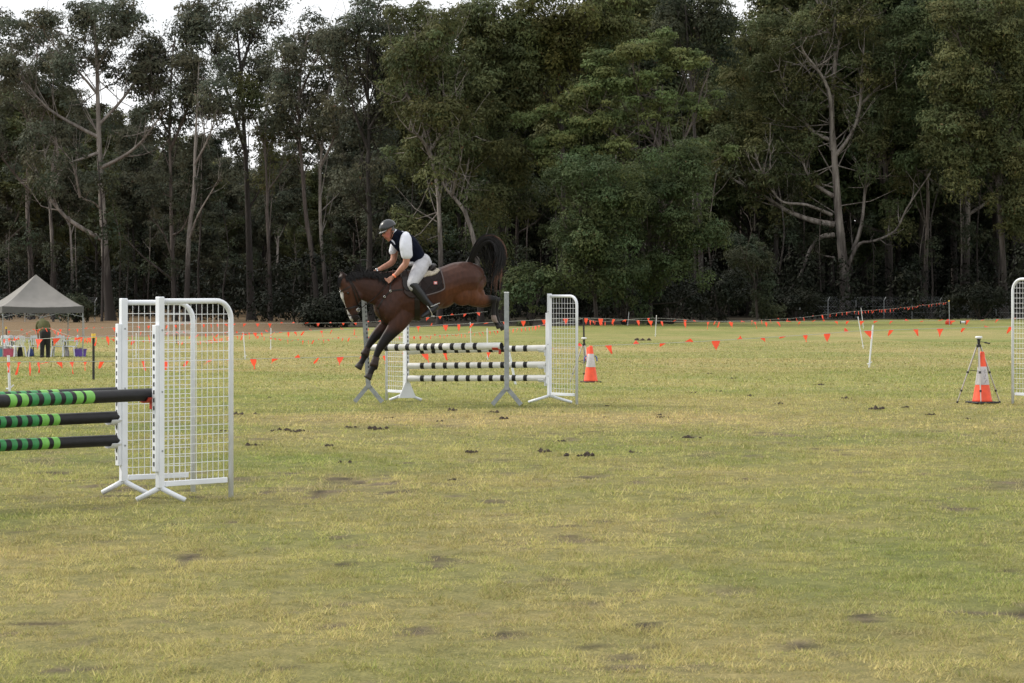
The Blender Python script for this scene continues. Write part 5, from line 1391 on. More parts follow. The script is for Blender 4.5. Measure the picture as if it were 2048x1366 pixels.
def strap(pts, w, m, name, parent, off=.008, th=.004, sub=5, **k):
    q = smooth_path([(p[0], p[1], 0.0) for p in pts], sub)
    W3 = [on_horse(p[0], p[1], off) for p in q]; V = []; Q = []
    for i, p in enumerate(W3):
        t = (W3[min(i + 1, len(W3) - 1)] - W3[max(i - 1, 0)]).normalized(); v = (Vector((0, 0, CZ)) - p).normalized(); s = t.cross(v).normalized(); u = s.cross(t).normalized()
        for a, b in ((-1, -1), (1, -1), (1, 1), (-1, 1)): V.append(p + s * a * w / 2 + u * b * th / 2)
    for i in range(len(W3) - 1):
        b = i * 4; Q += [(b, b + 1, b + 5, b + 4), (b + 1, b + 2, b + 6, b + 5), (b + 2, b + 3, b + 7, b + 6), (b + 3, b, b + 4, b + 7)]
    Q += [(0, 3, 2, 1), tuple(range(len(V) - 4, len(V)))]
    mb = MB(); mb.add(V, Q); return mb.build(name, m, parent, **k)
def patch(top, bottom, m, name, parent, off=.02, nu=16, nv=12, th=.01, bow=0.0, **k):
    """cloth between two px curves, laid on the horse"""
    T_ = smooth_path([(p[0], p[1], 0.) for p in top], 6); B_ = smooth_path([(p[0], p[1], 0.) for p in bottom], 6)
    def at(L_, f): q = f * (len(L_) - 1); i = min(int(q), len(L_) - 2); return L_[i] + (L_[i + 1] - L_[i]) * (q - i)
    V = []; Q = []
    for i in range(nu + 1):
        for j in range(nv + 1):
            p = at(T_, i / nu) * (1 - j / nv) + at(B_, i / nu) * (j / nv)
            V.append(on_horse(p[0], p[1], off, default=-.12 - .14 * min(1, j / nv * 2.5)))
    nb_ = len(V); V += [v + LAT * th for v in V]
    w = nv + 1
    for i in range(nu):
        for j in range(nv): q = i * w + j; Q += [(q, q + 1, q + w + 1, q + w), (nb_ + q, nb_ + q + w, nb_ + q + w + 1, nb_ + q + 1)]
    for i in range(nu):
        for j in (0, nv): a = i * w + j; b = a + w; Q.append((a, b, b + nb_, a + nb_))
    for j in range(nv):
        for i in (0, nu): a = i * w + j; b = a + 1; Q.append((a, b, b + nb_, a + nb_))
    mb = MB(); mb.add(V, Q); return mb.build(name, m, parent, smooth=True, **k)

def strands(paths, m_list, name, parent, w=.006, **k):
    """hair: each path is a list of points, drawn as a narrow folded ribbon"""
    V = []; Q = []; mi = []
    for pi, (pts, mm) in enumerate(paths):
        n_ = len(pts); b0 = len(V)
        for i, p in enumerate(pts):
            t = (pts[min(i + 1, n_ - 1)] - pts[max(i - 1, 0)]); t = t.normalized() if t.length > 1e-8 else Vector((0, 0, -1))
            s = t.cross(LAT + Vector((random.uniform(-.4, .4), 0, random.uniform(-.4, .4)))).normalized(); u = t.cross(s)
            ww = w * (1 - .8 * i / (n_ - 1))
            V += [p - s * ww, p + u * ww * .5, p + s * ww]
        for i in range(n_ - 1):
            q = b0 + i * 3; Q += [(q, q + 1, q + 4, q + 3), (q + 1, q + 2, q + 5, q + 4)]; mi += [mm, mm]
    me = mesh_np(name, np.array([tuple(v) for v in V]), np.array(Q), mats=m_list, midx=mi, smooth=True)
    return obj(name, me, parent, **k)
# --- tail: an arched dock with long hair streaming off it
rt = random.Random(9); paths = []
def spl(pts, t):
    q = t * (len(pts) - 1); i = min(int(q), len(pts) - 2); return [a + (b - a) * (q - i) for a, b in zip(pts[i], pts[i + 1])]
core = smooth_path([(938, 527, 0.), (944, 513, 0.), (953, 497, 0.), (966, 483, 0.), (982, 478, 0.), (995, 486, 0.), (1001, 500, 0.), (1001, 516, 0.), (996, 532, 0.), (988, 546, 0.)], 4)
for i in range(1600):
    t0 = rt.random() ** .8 * .62; lane = rt.gauss(0, 1); lane = max(-2, min(2, lane)); dd = rt.gauss(0, .05); Ln = rt.uniform(.22, .48) * (1.15 if lane > 0 else .85)
    pts = []
    for k in range(10):
        f = k / 9; t = min(1, t0 + Ln * f * 1.05); x, y, _ = spl(core, t)
        x2, y2, _ = spl(core, min(1, t + .03)); tx, ty = x2 - x, y2 - y; l_ = math.hypot(tx, ty) + 1e-6; nx_, ny_ = ty / l_, -tx / l_      # outward of the arch
        wd = np.interp(t, [0, .2, .5, .8, 1], [4.5, 6.6, 7.6, 7.2, 5.5]) * (.6 + .7 * f)
        over = max(0, f - .55) * (t0 + Ln > .7)
        x += nx_ * lane * wd * .62 + over * rt.uniform(-2, 2) * 2 + (2.5 * math.sin(f * 3 + i) if f > .3 else 0) * .5
        y += ny_ * lane * wd * .62 + max(0, f - .5) * 9 * (1 if t > .45 else 0)
        if t0 + Ln * 1.05 > 1 and t >= 1: y += (t0 + Ln * f * 1.05 - 1) * 150; x -= (t0 + Ln * f * 1.05 - 1) * 40
        pts.append(HP(x, y, dd * (1 + f)))
    ex_ = pts[-1]; pxl = 1024 + F * ex_.x / ex_.y
    paths.append((pts, 1 if (pxl > 1009 and rt.random() < .6) else 0))
for i in range(170):                                    # hair dropping inside the arch and rusty wisps below it
    t0 = rt.uniform(.45, .98); x, y, _ = spl(core, t0); x += rt.uniform(-8, 6); y += rt.uniform(0, 8); Ln = rt.uniform(14, 50); dx = rt.uniform(-10, 2) - (1 - t0) * 8; dd = rt.gauss(0, .05)
    pts = [HP(x + dx * f ** 1.4, y + Ln * f, dd) for f in (0, .2, .4, .6, .8, 1.0)]
    paths.append((pts, 1 if (x > 995 and rt.random() < .8) or rt.random() < .25 else 0))
for i in range(130):                                    # strands inside the curl falling towards the buttock
    t0 = rt.uniform(.15, .6); x, y, _ = spl(core, t0); ex = rt.uniform(965, 995); ey = rt.uniform(515, 560); dd = rt.gauss(0, .045); r_ = rt.uniform(.2, .5)
    mx_, my_ = (x + ex) / 2 + 12 * r_, (y + ey) / 2 - 22 * r_
    pts = [HP((1 - f) ** 2 * (x + 2) + 2 * f * (1 - f) * mx_ + f * f * ex, (1 - f) ** 2 * (y + 4) + 2 * f * (1 - f) * my_ + f * f * ey, dd) for f in (0, .17, .33, .5, .67, .83, 1)]
    paths.append((pts, 0))
strands(paths, [M['hair_black'], M['hair_rust']], 'tail', horse, w=.0065)
mb = MB(); loft(mb, [(934, 530, 6, .035), (941, 520, 6.5, .035), (949, 505, 6, .03), (958, 491, 5, .026), (970, 482, 4, .022), (984, 480, 2, .012)]); mb.build('tail_dock', M['hair_black'], horse, smooth=True)
# --- mane and forelock
paths = []; crest = [(690, 554), (700, 550.5), (712, 547.5), (728, 545), (745, 546.5), (763, 549), (780, 549), (797, 546)]
cs = smooth_path([(a, b, 0.) for a, b in crest], 5)
for i in range(950):
    t = rt.random(); x, y, _ = spl(cs, t); dd = rt.gauss(-.01, .03)
    up = rt.uniform(2, 8) if rt.random() < .8 else rt.uniform(5, 13); sd = rt.choice((-1, -1, 1)); fall = rt.uniform(6, 15) + (rt.uniform(4, 14) if x > 752 else 0); bx_ = rt.uniform(2, 12)
    pts = [HP(x, y + 3, dd * .3)]
    for f in (.25, .5, .75, 1.0):
        pts.append(HP(x + bx_ * f, y + 1 - up * math.sin(f * 2.4) + fall * f * f, dd * .3 + sd * (.03 + .085 * f)))
    paths.append((pts, 0))
for i in range(200):                                    # the lock standing up behind the ears
    x = rt.uniform(712, 730); dd = rt.gauss(0, .03); h_ = rt.uniform(10, 29) * math.exp(-((x - 721) / 8) ** 2); dx = rt.uniform(-9, 2)
    pts = [HP(x + dx * f * f, 548 - h_ * f + (4 * f * f), dd) for f in (0, .3, .6, .85, 1)]
    paths.append((pts, 0))
for i in range(130):                                    # forelock
    x = rt.uniform(680, 688); y = rt.uniform(553, 558); dd = rt.gauss(0, .03); l_ = rt.uniform(8, 22)
    pts = [HP(x - 5.5 * math.sin(f * 1.6) + rt.uniform(-1, 1), y + l_ * f - 3 * math.sin(f * 3), dd - .02 * f) for f in (0, .3, .6, 1)]
    paths.append((pts, 0))
strands(paths, [M['hair_black']], 'mane', horse, w=.0075)
# --- eyes, nostrils
mb = MB(); p = on_horse(696, 586, .001); mb.lathe([(0, -.02), (.012, -.016), (.019, -.004), (.019, .004), (.012, .014), (0, .018)], p, 12); mb.build('eye', mat('eye_dark', (.006, .004, .004), .08), horse, smooth=True)
mb = MB(); p = on_horse(704, 635.5, .0005); mb.lathe([(0, -.016), (.010, -.01), (.012, 0), (.009, .01), (0, .014)], p, 10); mb.build('nostril', M['rubber'], horse, smooth=True)

for secs in ([(736, 695.5, 7.0, .042, .11), (733, 701, 7.4, .044, .11), (730.5, 707, 8.8, .050, .11), (728.5, 711, 8.6, .048, .11)], [(752.5, 714, 7.4, .042, -.14), (750.5, 721, 7.4, .043, -.14), (748.5, 728, 8.8, .050, -.14), (747.5, 733, 8.9, .050, -.14)]):
    mb = MB(); loft(mb, secs, cap=False); mb.build('leg_boot', M['leather_brown'], horse, smooth=True)
# --- bridle
br = empty('bridle', HP(700, 590), 0, 'dark leather bridle with a silver bit on the horse head', 'bridle')
def world_child(o, par):                               # the parent is an empty placed at its base: keep world coordinates
    o.location = -Vector(par.location); return o
def wstrap(pts, w, m, name, par, **k): return world_child(strap(pts, w, m, name, par, **k), par)
wstrap([(680, 583), (684, 582), (691, 578), (699.5, 573)], .022, M['leather_brown'], 'browband', br, off=.012)
wstrap([(692, 557), (698, 563), (705, 577), (711, 596), (717, 615)], .018, M['leather_dark'], 'cheekpiece', br, off=.012)
wstrap([(696, 557), (703, 566), (711, 580), (718, 594), (721, 601)], .015, M['leather_dark'], 'throatlatch', br, off=.013)
wstrap([(689.5, 617.5), (695, 617), (703, 615), (712, 612), (719, 608)], .022, M['leather_dark'], 'noseband', br, off=.012)
wstrap([(690, 618), (694, 627), (704, 632), (713, 630), (718, 624)], .012, M['leather_dark'], 'flash_strap', br, off=.010)
mb = MB(); p = on_horse(716.5, 620, .018); pts = [p + (-FWD * math.cos(a) + Vector((0, 0, 1)) * math.sin(a)) * .024 for a in [k * math.pi / 8 for k in range(17)]]; mb.tube(pts, .004, 6)
mb.tube([p, p + LAT * .05], .006, 6); world_child(mb.build('bit_ring', M['steel'], br), br)
mb = MB(); mb.box(tuple(on_horse(681.5, 583, .016)), (.014, .01, .014)); world_child(mb.build('buckle', M['steel'], br), br)
# --- breastplate
bp_ = empty('breastplate', HP(770, 600), 0, 'dark leather breastplate across the horse shoulder', 'breastplate')
wstrap([(806, 579), (794, 580.5), (782, 583), (772, 592), (762, 606), (755, 620)], .020, M['leather_dark'], 'shoulder_strap', bp_, off=.010)
wstrap([(781, 583), (781, 574), (784, 562), (789, 551)], .018, M['leather_dark'], 'neck_strap', bp_, off=.010)
wstrap([(756, 618), (760, 630), (766, 642), (775, 650)], .018, M['leather_brown'], 'girth_strap', bp_, off=.010)
mb = MB()
for (x, y) in ((781.5, 583), (770, 594)): p = on_horse(x, y, .02); mb.tube([p + (-FWD * math.cos(a) + Vector((0, 0, 1)) * math.sin(a)) * .014 for a in [k * math.pi / 6 for k in range(13)]], .005, 6)
world_child(mb.build('ring', M['steel'], bp_), bp_)
# --- saddle cloth, saddle
sc_ = empty('saddle_cloth', HP(865, 560), 0, 'dark quilted saddle cloth with lighter trim and a small pink badge', 'saddle cloth')
top = [(812, 543), (830, 541), (850, 539), (866, 538), (880, 541)]; bot = [(818, 590), (832, 592), (850, 590), (868, 585), (886, 578)]
world_child(patch(top, bot, M['quilt'], 'cloth_panel', sc_, off=.016, th=.012), sc_)
wstrap([(880, 541), (884, 553), (887, 568), (887, 577), (878, 582.5), (866, 586.5), (850, 590.5), (832, 592.5)], .016, M['quilt_trim'], 'trim', sc_, off=.028, th=.008)
for a_ in ([(846, 560), (856, 572), (868, 584)], [(856, 552), (868, 566), (880, 580)], [(868, 545), (878, 558), (886, 570)], [(848, 582), (860, 570), (874, 556)], [(862, 585), (874, 574), (884, 562)]):
    wstrap(a_, .006, M['leather_dark'], 'stitching', sc_, off=.0275, th=.004)
p = on_horse(869.7, 567, .030); mb = MB(); N_ = (Vector((0, 0, CZ)) - p).normalized(); RX = Matrix((-FWD, LAT, Vector((0, 0, 1)))).transposed()
bd_ = MB(); bd_.box(p, (.050, .006, .042), RX); bo = world_child(bd_.build('badge', mat('badge_pink', (.72, .20, .20), .6), sc_), sc_)
bd2 = MB(); bd2.box(p - LAT * .004 + Vector((0, 0, .002)), (.034, .004, .012), RX); bd2.box(p - LAT * .004 + Vector((0, 0, -.013)), (.026, .004, .006), RX); b2_ = bd2.build('badge_mark', M['plastic_white'], bo)
sd_ = empty('saddle', HP(840, 550), 0, 'dark leather jumping saddle on a cream fleece half pad under the rider', 'saddle')
def W(mb, name, m, par, smooth=True): return world_child(mb.build(name, m, par, smooth=smooth), par)
def rl(build, name, m, par, vox=.009, it=3):
    mb = MB(); build(mb); me = remesh(mb, name, vox, it); me.materials.append(m)
    return world_child(obj(name, me, par), par)
def f_(mb): loft(mb, subdiv_secs([(806, 548, 6, .07), (815, 545, 5, .085), (828, 545, 4.5, .10), (842, 543, 4.5, .14), (853, 540, 5.5, .16), (861, 534, 6.5, .15), (866, 531, 4.5, .12)])); ell(mb, 808, 541, 0, 6, 7, .06)
rl(f_, 'seat', M['leather_dark'], sd_)
def f_(mb): loft(mb, subdiv_secs([(842, 551, 5.5, .24), (852, 549.5, 7, .245), (862, 546, 7, .23), (870, 541, 5.5, .18)])); ell(mb, 846, 553, -.20, 8, 9, .05); ell(mb, 856, 550, -.17, 13, 8.5, .075, .25)
rl(f_, 'fleece_pad', M['fleece'], sd_)
world_child(patch([(804, 548), (815, 546), (828, 545), (842, 546)], [(808, 586), (818, 594), (829, 595), (840, 589)], M['leather_brown'], 'flap', sd_, off=.034, th=.014), sd_)
world_child(patch([(803, 546), (808, 545), (813, 546)], [(806, 575), (812, 582), (819, 584)], M['leather_dark'], 'knee_roll', sd_, off=.046, th=.02, nu=6), sd_)
wstrap([(834, 588), (834, 600), (834, 615), (834, 630), (833, 640)], .075, M['leather_dark'], 'girth', sd_, off=.014, th=.014)

# --- rider
def rider_loft(mb, secs, k=3): loft(mb, subdiv_secs(secs, k), n=14)
def hand(mb, wx, wy, ang, d, s=1.0, curl=.9, side=-1):
    """open-then-closing hand: palm, four unequal bent fingers and a thumb. ang = picture direction of the palm"""
    ux, uy = math.cos(ang), math.sin(ang); vx, vy = -uy, ux
    pl = 13 * s
    loft(mb, [(wx, wy, 4.2 * s, .020, d), (wx + ux * pl * .5, wy + uy * pl * .5, 5.6 * s, .018, d), (wx + ux * pl * .85, wy + uy * pl * .85, 5.2 * s, .016, d)], n=12)
    for i, (o_, l_) in enumerate(((-4.2, 9.2), (-1.5, 10.4), (1.3, 9.8), (3.9, 7.6))):
        x = wx + ux * pl * .85 + vx * o_ * s; y = wy + uy * pl * .85 + vy * o_ * s; a = ang; pts = [(x - ux * 2, y - uy * 2, 1.35 * s, .0098, d)]
        for seg, fl in ((.42, .35), (.33, .75), (.25, .6)):
            a += curl * fl * (1 if vy * 1 >= 0 else 1) * side * -1; x += math.cos(a) * l_ * s * seg; y += math.sin(a) * l_ * s * seg
            pts.append((x, y, (1.3 - .12 * len(pts)) * s, .0095 - .0008 * len(pts), d - .012 * len(pts) * 0 + (i - 1.5) * .004))
        loft(mb, pts, n=8)
    x = wx + ux * pl * .25 + vx * -4.6 * s * -side * -1; y = wy + uy * pl * .25 + vy * -4.6 * s * -side * -1
    loft(mb, [(wx + ux * 3, wy + uy * 3, 2.4 * s, .012, d - .012), (wx + ux * 7 + vx * 3.2 * side, wy + uy * 7 + vy * 3.2 * side, 1.9 * s, .0115, d - .022), (wx + ux * 11 + vx * 4.4 * side, wy + uy * 11 + vy * 4.4 * side, 1.6 * s, .0105, d - .026), (wx + ux * 14.5 + vx * 4.0 * side, wy + uy * 14.5 + vy * 4.0 * side, 1.3 * s, .009, d - .024)], n=8)
mb = MB()
ell(mb, 775.5, 454, 0, 13.5, 13.5, .078)                                               # cranium
loft(mb, [(776, 459, 11, .066), (774.5, 467, 9.5, .060), (776, 474, 7.6, .050), (778.5, 479, 4.2, .034)], n=14)    # face and jaw
ell(mb, 779, 478.5, 0, 3.4, 2.8, .026); ell(mb, 783.5, 469, 0, 7, 8, .055)
loft(mb, [(768, 463.5, 1.5, .010), (766.2, 468, 1.9, .013), (765.6, 470.8, 2.3, .016), (768.5, 472.2, 1.6, .014)], n=8)   # nose
ell(mb, 767.5, 462, 0, 2.4, 1.8, .052)                                                   # brow
ell(mb, 770.4, 475.4, 0, 2.1, 1.0, .022); ell(mb, 771.8, 477.6, 0, 1.9, 1.0, .020)            # lips
ell(mb, 786, 461.5, -.074, 2.2, 4.2, .010); ell(mb, 786, 461.5, .074, 2.2, 4.2, .010)         # ears
rider_loft(mb, [(783, 462, 8.5, .055), (788, 469, 8, .055), (795, 477, 9.5, .07)])           # neck
rider_loft(mb, [(797, 475, 10, .10), (808, 485, 15, .15), (818, 495, 17, .165), (828, 508, 16, .15), (838, 519, 15, .15), (845, 524, 9, .13)])
# near arm and far arm
NA = [(812, 478, 7, .045, -.17), (813, 488, 8.5, .052, -.215), (813.5, 503, 8.0, .050, -.23), (813, 519, 7.0, .046, -.23), (811, 528, 6.8, .044, -.22), (804, 536, 6.2, .042, -.20), (796, 545, 5.0, .034, -.17), (788, 552.5, 3.6, .026, -.15)]
FA = [(802, 475, 7, .045, .16), (793, 488, 8, .05, .19), (789, 505, 7.2, .046, .20), (787, 519, 6.6, .043, .19), (781, 527, 6.4, .042, .18), (768, 534, 5.4, .036, .14), (757, 540, 4.4, .030, .11), (751, 543, 3.4, .025, .10)]
rider_loft(mb, NA); rider_loft(mb, FA)
rider_loft(mb, [(845, 528, 9, .08, -.10), (838, 540, 11, .07, -.20), (829, 556, 9.5, .06, -.28), (824, 569, 8.0, .06, -.31), (834, 583, 7.5, .052, -.33), (846, 597, 6, .045, -.345), (858, 609, 4.2, .038, -.35)])
rider_loft(mb, [(845, 528, 9, .08, .10), (838, 540, 11, .07, .20), (829, 556, 9.5, .06, .28), (824, 569, 8.0, .06, .31), (834, 583, 7.5, .052, .33), (846, 597, 6, .045, .345), (858, 609, 4.2, .038, .35)])
hand(mb, 786, 554, R(143), -.145, .92, .95, -1)
hand(mb, 750, 543, R(160), .10, .80, 1.0, -1)
bme = remesh(mb, 'person', .0058, 2, .45); bme.materials.append(M['skin'])
def skin_col(co):
    x, y, d = to_px(co); n = len(x); c = np.tile(np.array([.38, .185, .125]), (n, 1))
    face = (y < 484) & (x < 800); c[face] = np.array([.36, .15, .105])
    red = face & (np.hypot(x - 775, y - 470) < 5); c[red] = np.array([.40, .13, .10])
    lip = face & (np.hypot((x - 770.5) / 2.4, (y - 476.4) / 2.2) < 1); c[lip] = np.array([.25, .085, .07])
    hair = face & (x > 783) & (y < 462); c[hair] = np.array([.10, .09, .085])
    return c
set_col(bme, skin_col)
rider = obj('person', bme, label='rider leaning forward in a navy vest, white shirt, pale breeches and dark helmet', cat='person')
mb = MB(); p = HP(769.3, 465.8, -.040); mb.lathe([(0, -.008), (.009, -.005), (.010, 0), (.009, .005), (0, .008)], p, 10); mb.build('eye', M['rubber'], rider, smooth=True)
def rr(build, name, m, vox=.008, it=3, parent=rider):
    mb = MB(); build(mb); me = remesh(mb, name, vox, it); me.materials.append(m)
    me.polygons.foreach_set('use_smooth', np.ones(len(me.polygons), dtype=bool)); return obj(name, me, parent)
def f_(mb):                                               # short sleeves, collar and shirt front
    rider_loft(mb, [(812, 470, 8, .05, -.15), (812, 476, 11.5, .064, -.185), (811.5, 490, 13.2, .072, -.225), (812.5, 502, 12.6, .074, -.235), (813.8, 510, 12.0, .070, -.235)])
    rider_loft(mb, [(803, 470, 9, .06, .15), (795, 482, 11, .066, .19), (789.5, 494, 10, .062, .205), (786.5, 503, 9, .058, .205)])
rr(f_, 'shirt_sleeves', M['shirt'], .007, 2)
def f_(mb):
    loft(mb, [(788, 466, 9.0, .062), (793, 474, 10.5, .072), (797, 481, 12, .085)], n=16)
    loft(mb, [(783, 482, 3.2, .045), (788, 488, 4, .055), (793, 495, 3, .05)], n=12)
rr(f_, 'shirt_collar', M['shirt'], .007, 1)
def f_(mb):
    rider_loft(mb, [(795, 473, 14.0, .13), (802, 480, 20.5, .165), (813, 489, 21.5, .185), (822, 500, 21, .18), (830, 511, 19, .172), (835.5, 518.5, 16.5, .168)])
    ell(mb, 801, 470, -.10, 11, 7, .055, -.5); ell(mb, 801, 470, .10, 11, 7, .055, -.5)
rr(f_, 'vest', M['vest'], .008, 2)
rr(lambda mb: loft(mb, [(781, 483, 2.6, .016, -.045), (789, 492, 2.8, .016, -.055), (797, 501, 2.6, .014, -.06)], n=8), 'necktie', M['vest'], .006, 1)
def f_(mb):
    rider_loft(mb, [(838, 519, 15.5, .165), (846, 522, 15, .175), (850, 526, 12, .17)])
    for sg in (-1, 1): rider_loft(mb, [(846, 524, 14, .11, sg * .09), (841, 535, 15.5, .10, sg * .16), (834, 548, 14.5, .092, sg * .235), (828, 559, 12.5, .084, sg * .285), (824, 568, 10, .076, sg * .31), (826, 575, 8.5, .066, sg * .32)])
    ell(mb, 822, 527, -.03, 7, 5, .10, .3)
rr(f_, 'breeches', M['breeches'], .008, 2)
for sg in (-1, 1):
    def f_(mb):
        rider_loft(mb, [(825, 570, 9.3, .070, sg * .322), (832, 577.5, 10.2, .070, sg * .332), (841, 589, 9.6, .064, sg * .342), (850, 600, 7.8, .054, sg * .35), (858, 608.5, 6.4, .046, sg * .354), (863, 613, 6.2, .044, sg * .354)])
        rider_loft(mb, [(872, 612, 6.0, .036, sg * .354), (866, 618, 7.2, .040, sg * .356), (858, 624.5, 6.0, .043, sg * .358), (850, 630, 5.0, .043, sg * .36), (845, 633.5, 3.6, .036, sg * .36)])
    b_ = rr(f_, 'boot', M['boot'], .007, 2)
    mb = MB(); L_ = [(875, 607.5), (868, 611), (861, 613)]
    mb.tube([HP(x, y, sg * .354 - .048) for x, y in L_], .0065, 6); mb.tube([HP(875, 607.5, sg * .354 - .048), HP(879, 606, sg * .354 - .02)], .006, 6); mb.build('spur', M['steel'], b_)
# helmet: shell, rim, peak, harness
HC = (775.5, 453.5)
tilt = R(-20)
mb = MB(); c = HP(HC[0], HC[1], 0); n_ = 26; V = []; Q = []
Av = (-FWD * math.cos(tilt) + Vector((0, 0, 1)) * math.sin(-tilt) * -1); Av = (-FWD) * math.cos(R(26)) + Vector((0, 0, -1)) * math.sin(R(26)) * -1
Av = Av.normalized(); Nv = LAT.cross(Av).normalized(); Nv = Nv if Nv.z > 0 else -Nv
# Av runs front (down left) to back; tilt the rim line so the front is lower
frontdir = (FWD * math.cos(R(27)) + Vector((0, 0, -1)) * math.sin(R(27))).normalized(); upd = LAT.cross(frontdir).normalized(); upd = upd if upd.z > 0 else -upd
rows = 10
for i in range(rows + 1):
    th = R(97) * i / rows
    for k in range(n_):
        ph = 2 * math.pi * k / n_; rx = .130 if math.cos(ph) > 0 else .124
        V.append(c + upd * (-.008) + upd * .112 * math.cos(th) + frontdir * rx * math.sin(th) * math.cos(ph) + LAT * .096 * math.sin(th) * math.sin(ph))
for i in range(rows):
    for k in range(n_): k2 = (k + 1) % n_; Q.append((i * n_ + k, (i + 1) * n_ + k, (i + 1) * n_ + k2, i * n_ + k2))
nb_ = len(V); V += [c + (v - c) * .93 for v in V]; Q += [tuple(reversed([q + nb_ for q in f])) for f in Q]
for k in range(n_): k2 = (k + 1) % n_; a = rows * n_; Q.append((a + k, a + nb_ + k, a + nb_ + k2, a + k2))
mb.add(V, Q); hel = mb.build('helmet', M['helmet'], rider, smooth=True)
mb = MB(); V = []; Q = []; mK = 12                      # peak
for k in range(mK + 1):
    ph = R(-62) + R(124) * k / mK
    for q_, z_ in ((.985, 0.0), (1.0, -.012)):
        pass
    inner = c + upd * (-.020) + frontdir * .120 * math.cos(ph) + LAT * .092 * math.sin(ph)
    ln = .040 * math.cos(ph * .95) ** .6
    outer = inner + frontdir * ln + upd * (-.012) + LAT * .010 * math.sin(ph)
    V += [inner + upd * .006, outer + upd * .004, outer - upd * .004, inner - upd * .004]
for k in range(mK):
    a = k * 4; b = a + 4; Q += [(a, a + 1, b + 1, b), (a + 1, a + 2, b + 2, b + 1), (a + 2, a + 3, b + 3, b + 2), (a + 3, a, b, b + 3)]
Q += [(0, 3, 2, 1), (mK * 4, mK * 4 + 1, mK * 4 + 2, mK * 4 + 3)]
mb.add(V, Q); mb.build('helmet_peak', M['galv'] if False else mat('peak_grey', (.10, .10, .10), .25), hel, smooth=False)
mb = MB()
for sg in (-1, 1): mb.tube([HP(784, 459, sg * .078), HP(784.5, 466, sg * .076), HP(782.5, 473, sg * .062), HP(779.5, 481.5, 0)], .0055, 6); mb.tube([HP(790, 459, sg * .06), HP(784.5, 468, sg * .078)], .005, 6)
mb.build('chin_strap', M['leather_brown'], hel)
mb = MB(); q0 = Vector(HP(788.5, 551.8, -.150)); ax = (HP(784, 556, -.145) - HP(792, 548, -.155)).normalized(); rot = ax.to_track_quat('Z', 'Y').to_matrix()
mb.lathe([(.032, -.011), (.034, -.011), (.034, .011), (.032, .011)], q0, 16, rot); mb.build('wristband', M['band'], rider)
mb = MB(); q0 = Vector(HP(753.5, 541.8, .10)); ax = (HP(748, 545, .1) - HP(758, 539, .11)).normalized(); rot = ax.to_track_quat('Z', 'Y').to_matrix()
mb.lathe([(.028, -.008), (.031, -.008), (.031, .008), (.028, .008)], q0, 14, rot); mb.box(tuple(q0 + Vector((0, -.012, .03))), (.034, .03, .012), None, .004); mb.build('watch', M['steel'], rider)
# stirrup, stirrup leather
st_ = empty('stirrup', HP(858, 622, -.36), 0, 'silver stirrup iron round the near boot', 'stirrup')
mb = MB(); pts = [HP(855, 612.5, -.36 - .055), HP(859, 618, -.425), HP(863, 626, -.42), HP(865.5, 632, -.41)]; mb.tube(pts, .006, 6)
pts = [HP(855, 612.5, -.415), HP(853.5, 610, -.36), HP(855, 612.5, -.31), HP(860, 622, -.30), HP(865, 632, -.31)]; mb.tube(pts, .006, 6); mb.bar(HP(865.5, 632, -.41), HP(865, 632, -.31), .045, .010); W(mb, 'iron', M['steel'], st_, False)
mb = MB(); mb.tube([HP(853.5, 610, -.36), HP(845, 596, -.30), HP(838, 575, -.27)], .008, 6); W(mb, 'leather_strap', M['leather_dark'], st_, False)
# reins from the bit to both hands, whip in the far hand
rn = empty('reins', HP(745, 590, -.15), 0, 'thin black reins running from the bit to the rider hands', 'reins')
mb = MB(); a = on_horse(717, 620, .02); pts = smooth_path([tuple(a), tuple(on_horse(728, 612, .02)), tuple(on_horse(745, 598, .02)), tuple(on_horse(762, 582, .02)), tuple(HP(775, 566, -.15))], 5); mb.tube(pts, .006, 6); W(mb, 'near_rein', M['leather_dark'], rn, False)
mb = MB(); mb.tube([HP(775, 566, -.15), HP(766, 560, -.12), HP(757, 553, -.02), HP(748, 546, .09)], .006, 6); W(mb, 'buckle_end', M['leather_dark'], rn, False)
mb = MB(); mb.tube([HP(712, 618, .08), HP(728, 590, .14), HP(740, 560, .14), HP(747, 546, .10)], .006, 6); W(mb, 'far_rein', M['leather_dark'], rn, False)
wp = empty('riding_whip', HP(742, 545, .1), 0, 'thin black riding whip looping up from the far hand', 'whip')
mb = MB(); mb.tube(smooth_path([tuple(HP(746, 545, .10)), tuple(HP(736, 548, .10)), tuple(HP(733, 540, .12)), tuple(HP(741, 531, .12)), tuple(HP(737, 523, .12)), tuple(HP(728, 519.5, .12)), tuple(HP(720, 521, .12))], 5), .0065, 6); W(mb, 'shaft', M['leather_dark'], wp, False)
mb = MB(); mb.tube([HP(744, 545.5, .10), HP(749, 543, .10)], .009, 8); W(mb, 'grip', M['rubber'], wp, False)

# ---------------------------------------------------------------- person under the tent
PS = 52.0; pb = GY(87, F / PS)
pr = empty('person', pb, .3, 'x', None) if False else None
_HS, _HYW, _HX0, _FWD, _LAT = HS, HYW, HX0, FWD.copy(), LAT.copy()
HS = PS; HYW = 0.0; HX0 = 87.0; FWD = Vector((-1, 0, 0)); LAT = Vector((0, 1, 0))
gy_ = HY + F * float(drop(F / PS)) / (F / PS)            # ground row there
def Yp(z): return gy_ - z * PS                           # height in metres to photo row
mb = MB()
def L2(secs): loft(mb, subdiv_secs([(x, Yp(z), r * PS, rd, d) for x, z, r, rd, d in secs], 3), n=12)
L2([(84, .06, .05, .05, 0), (84.5, .30, .055, .06, .0), (85, .52, .065, .065, 0), (87.5, .90, .10, .12, 0)])
L2([(96, .06, .05, .05, .12), (96, .30, .055, .06, .1), (95.5, .52, .065, .065, .05), (93, .90, .10, .12, 0)])
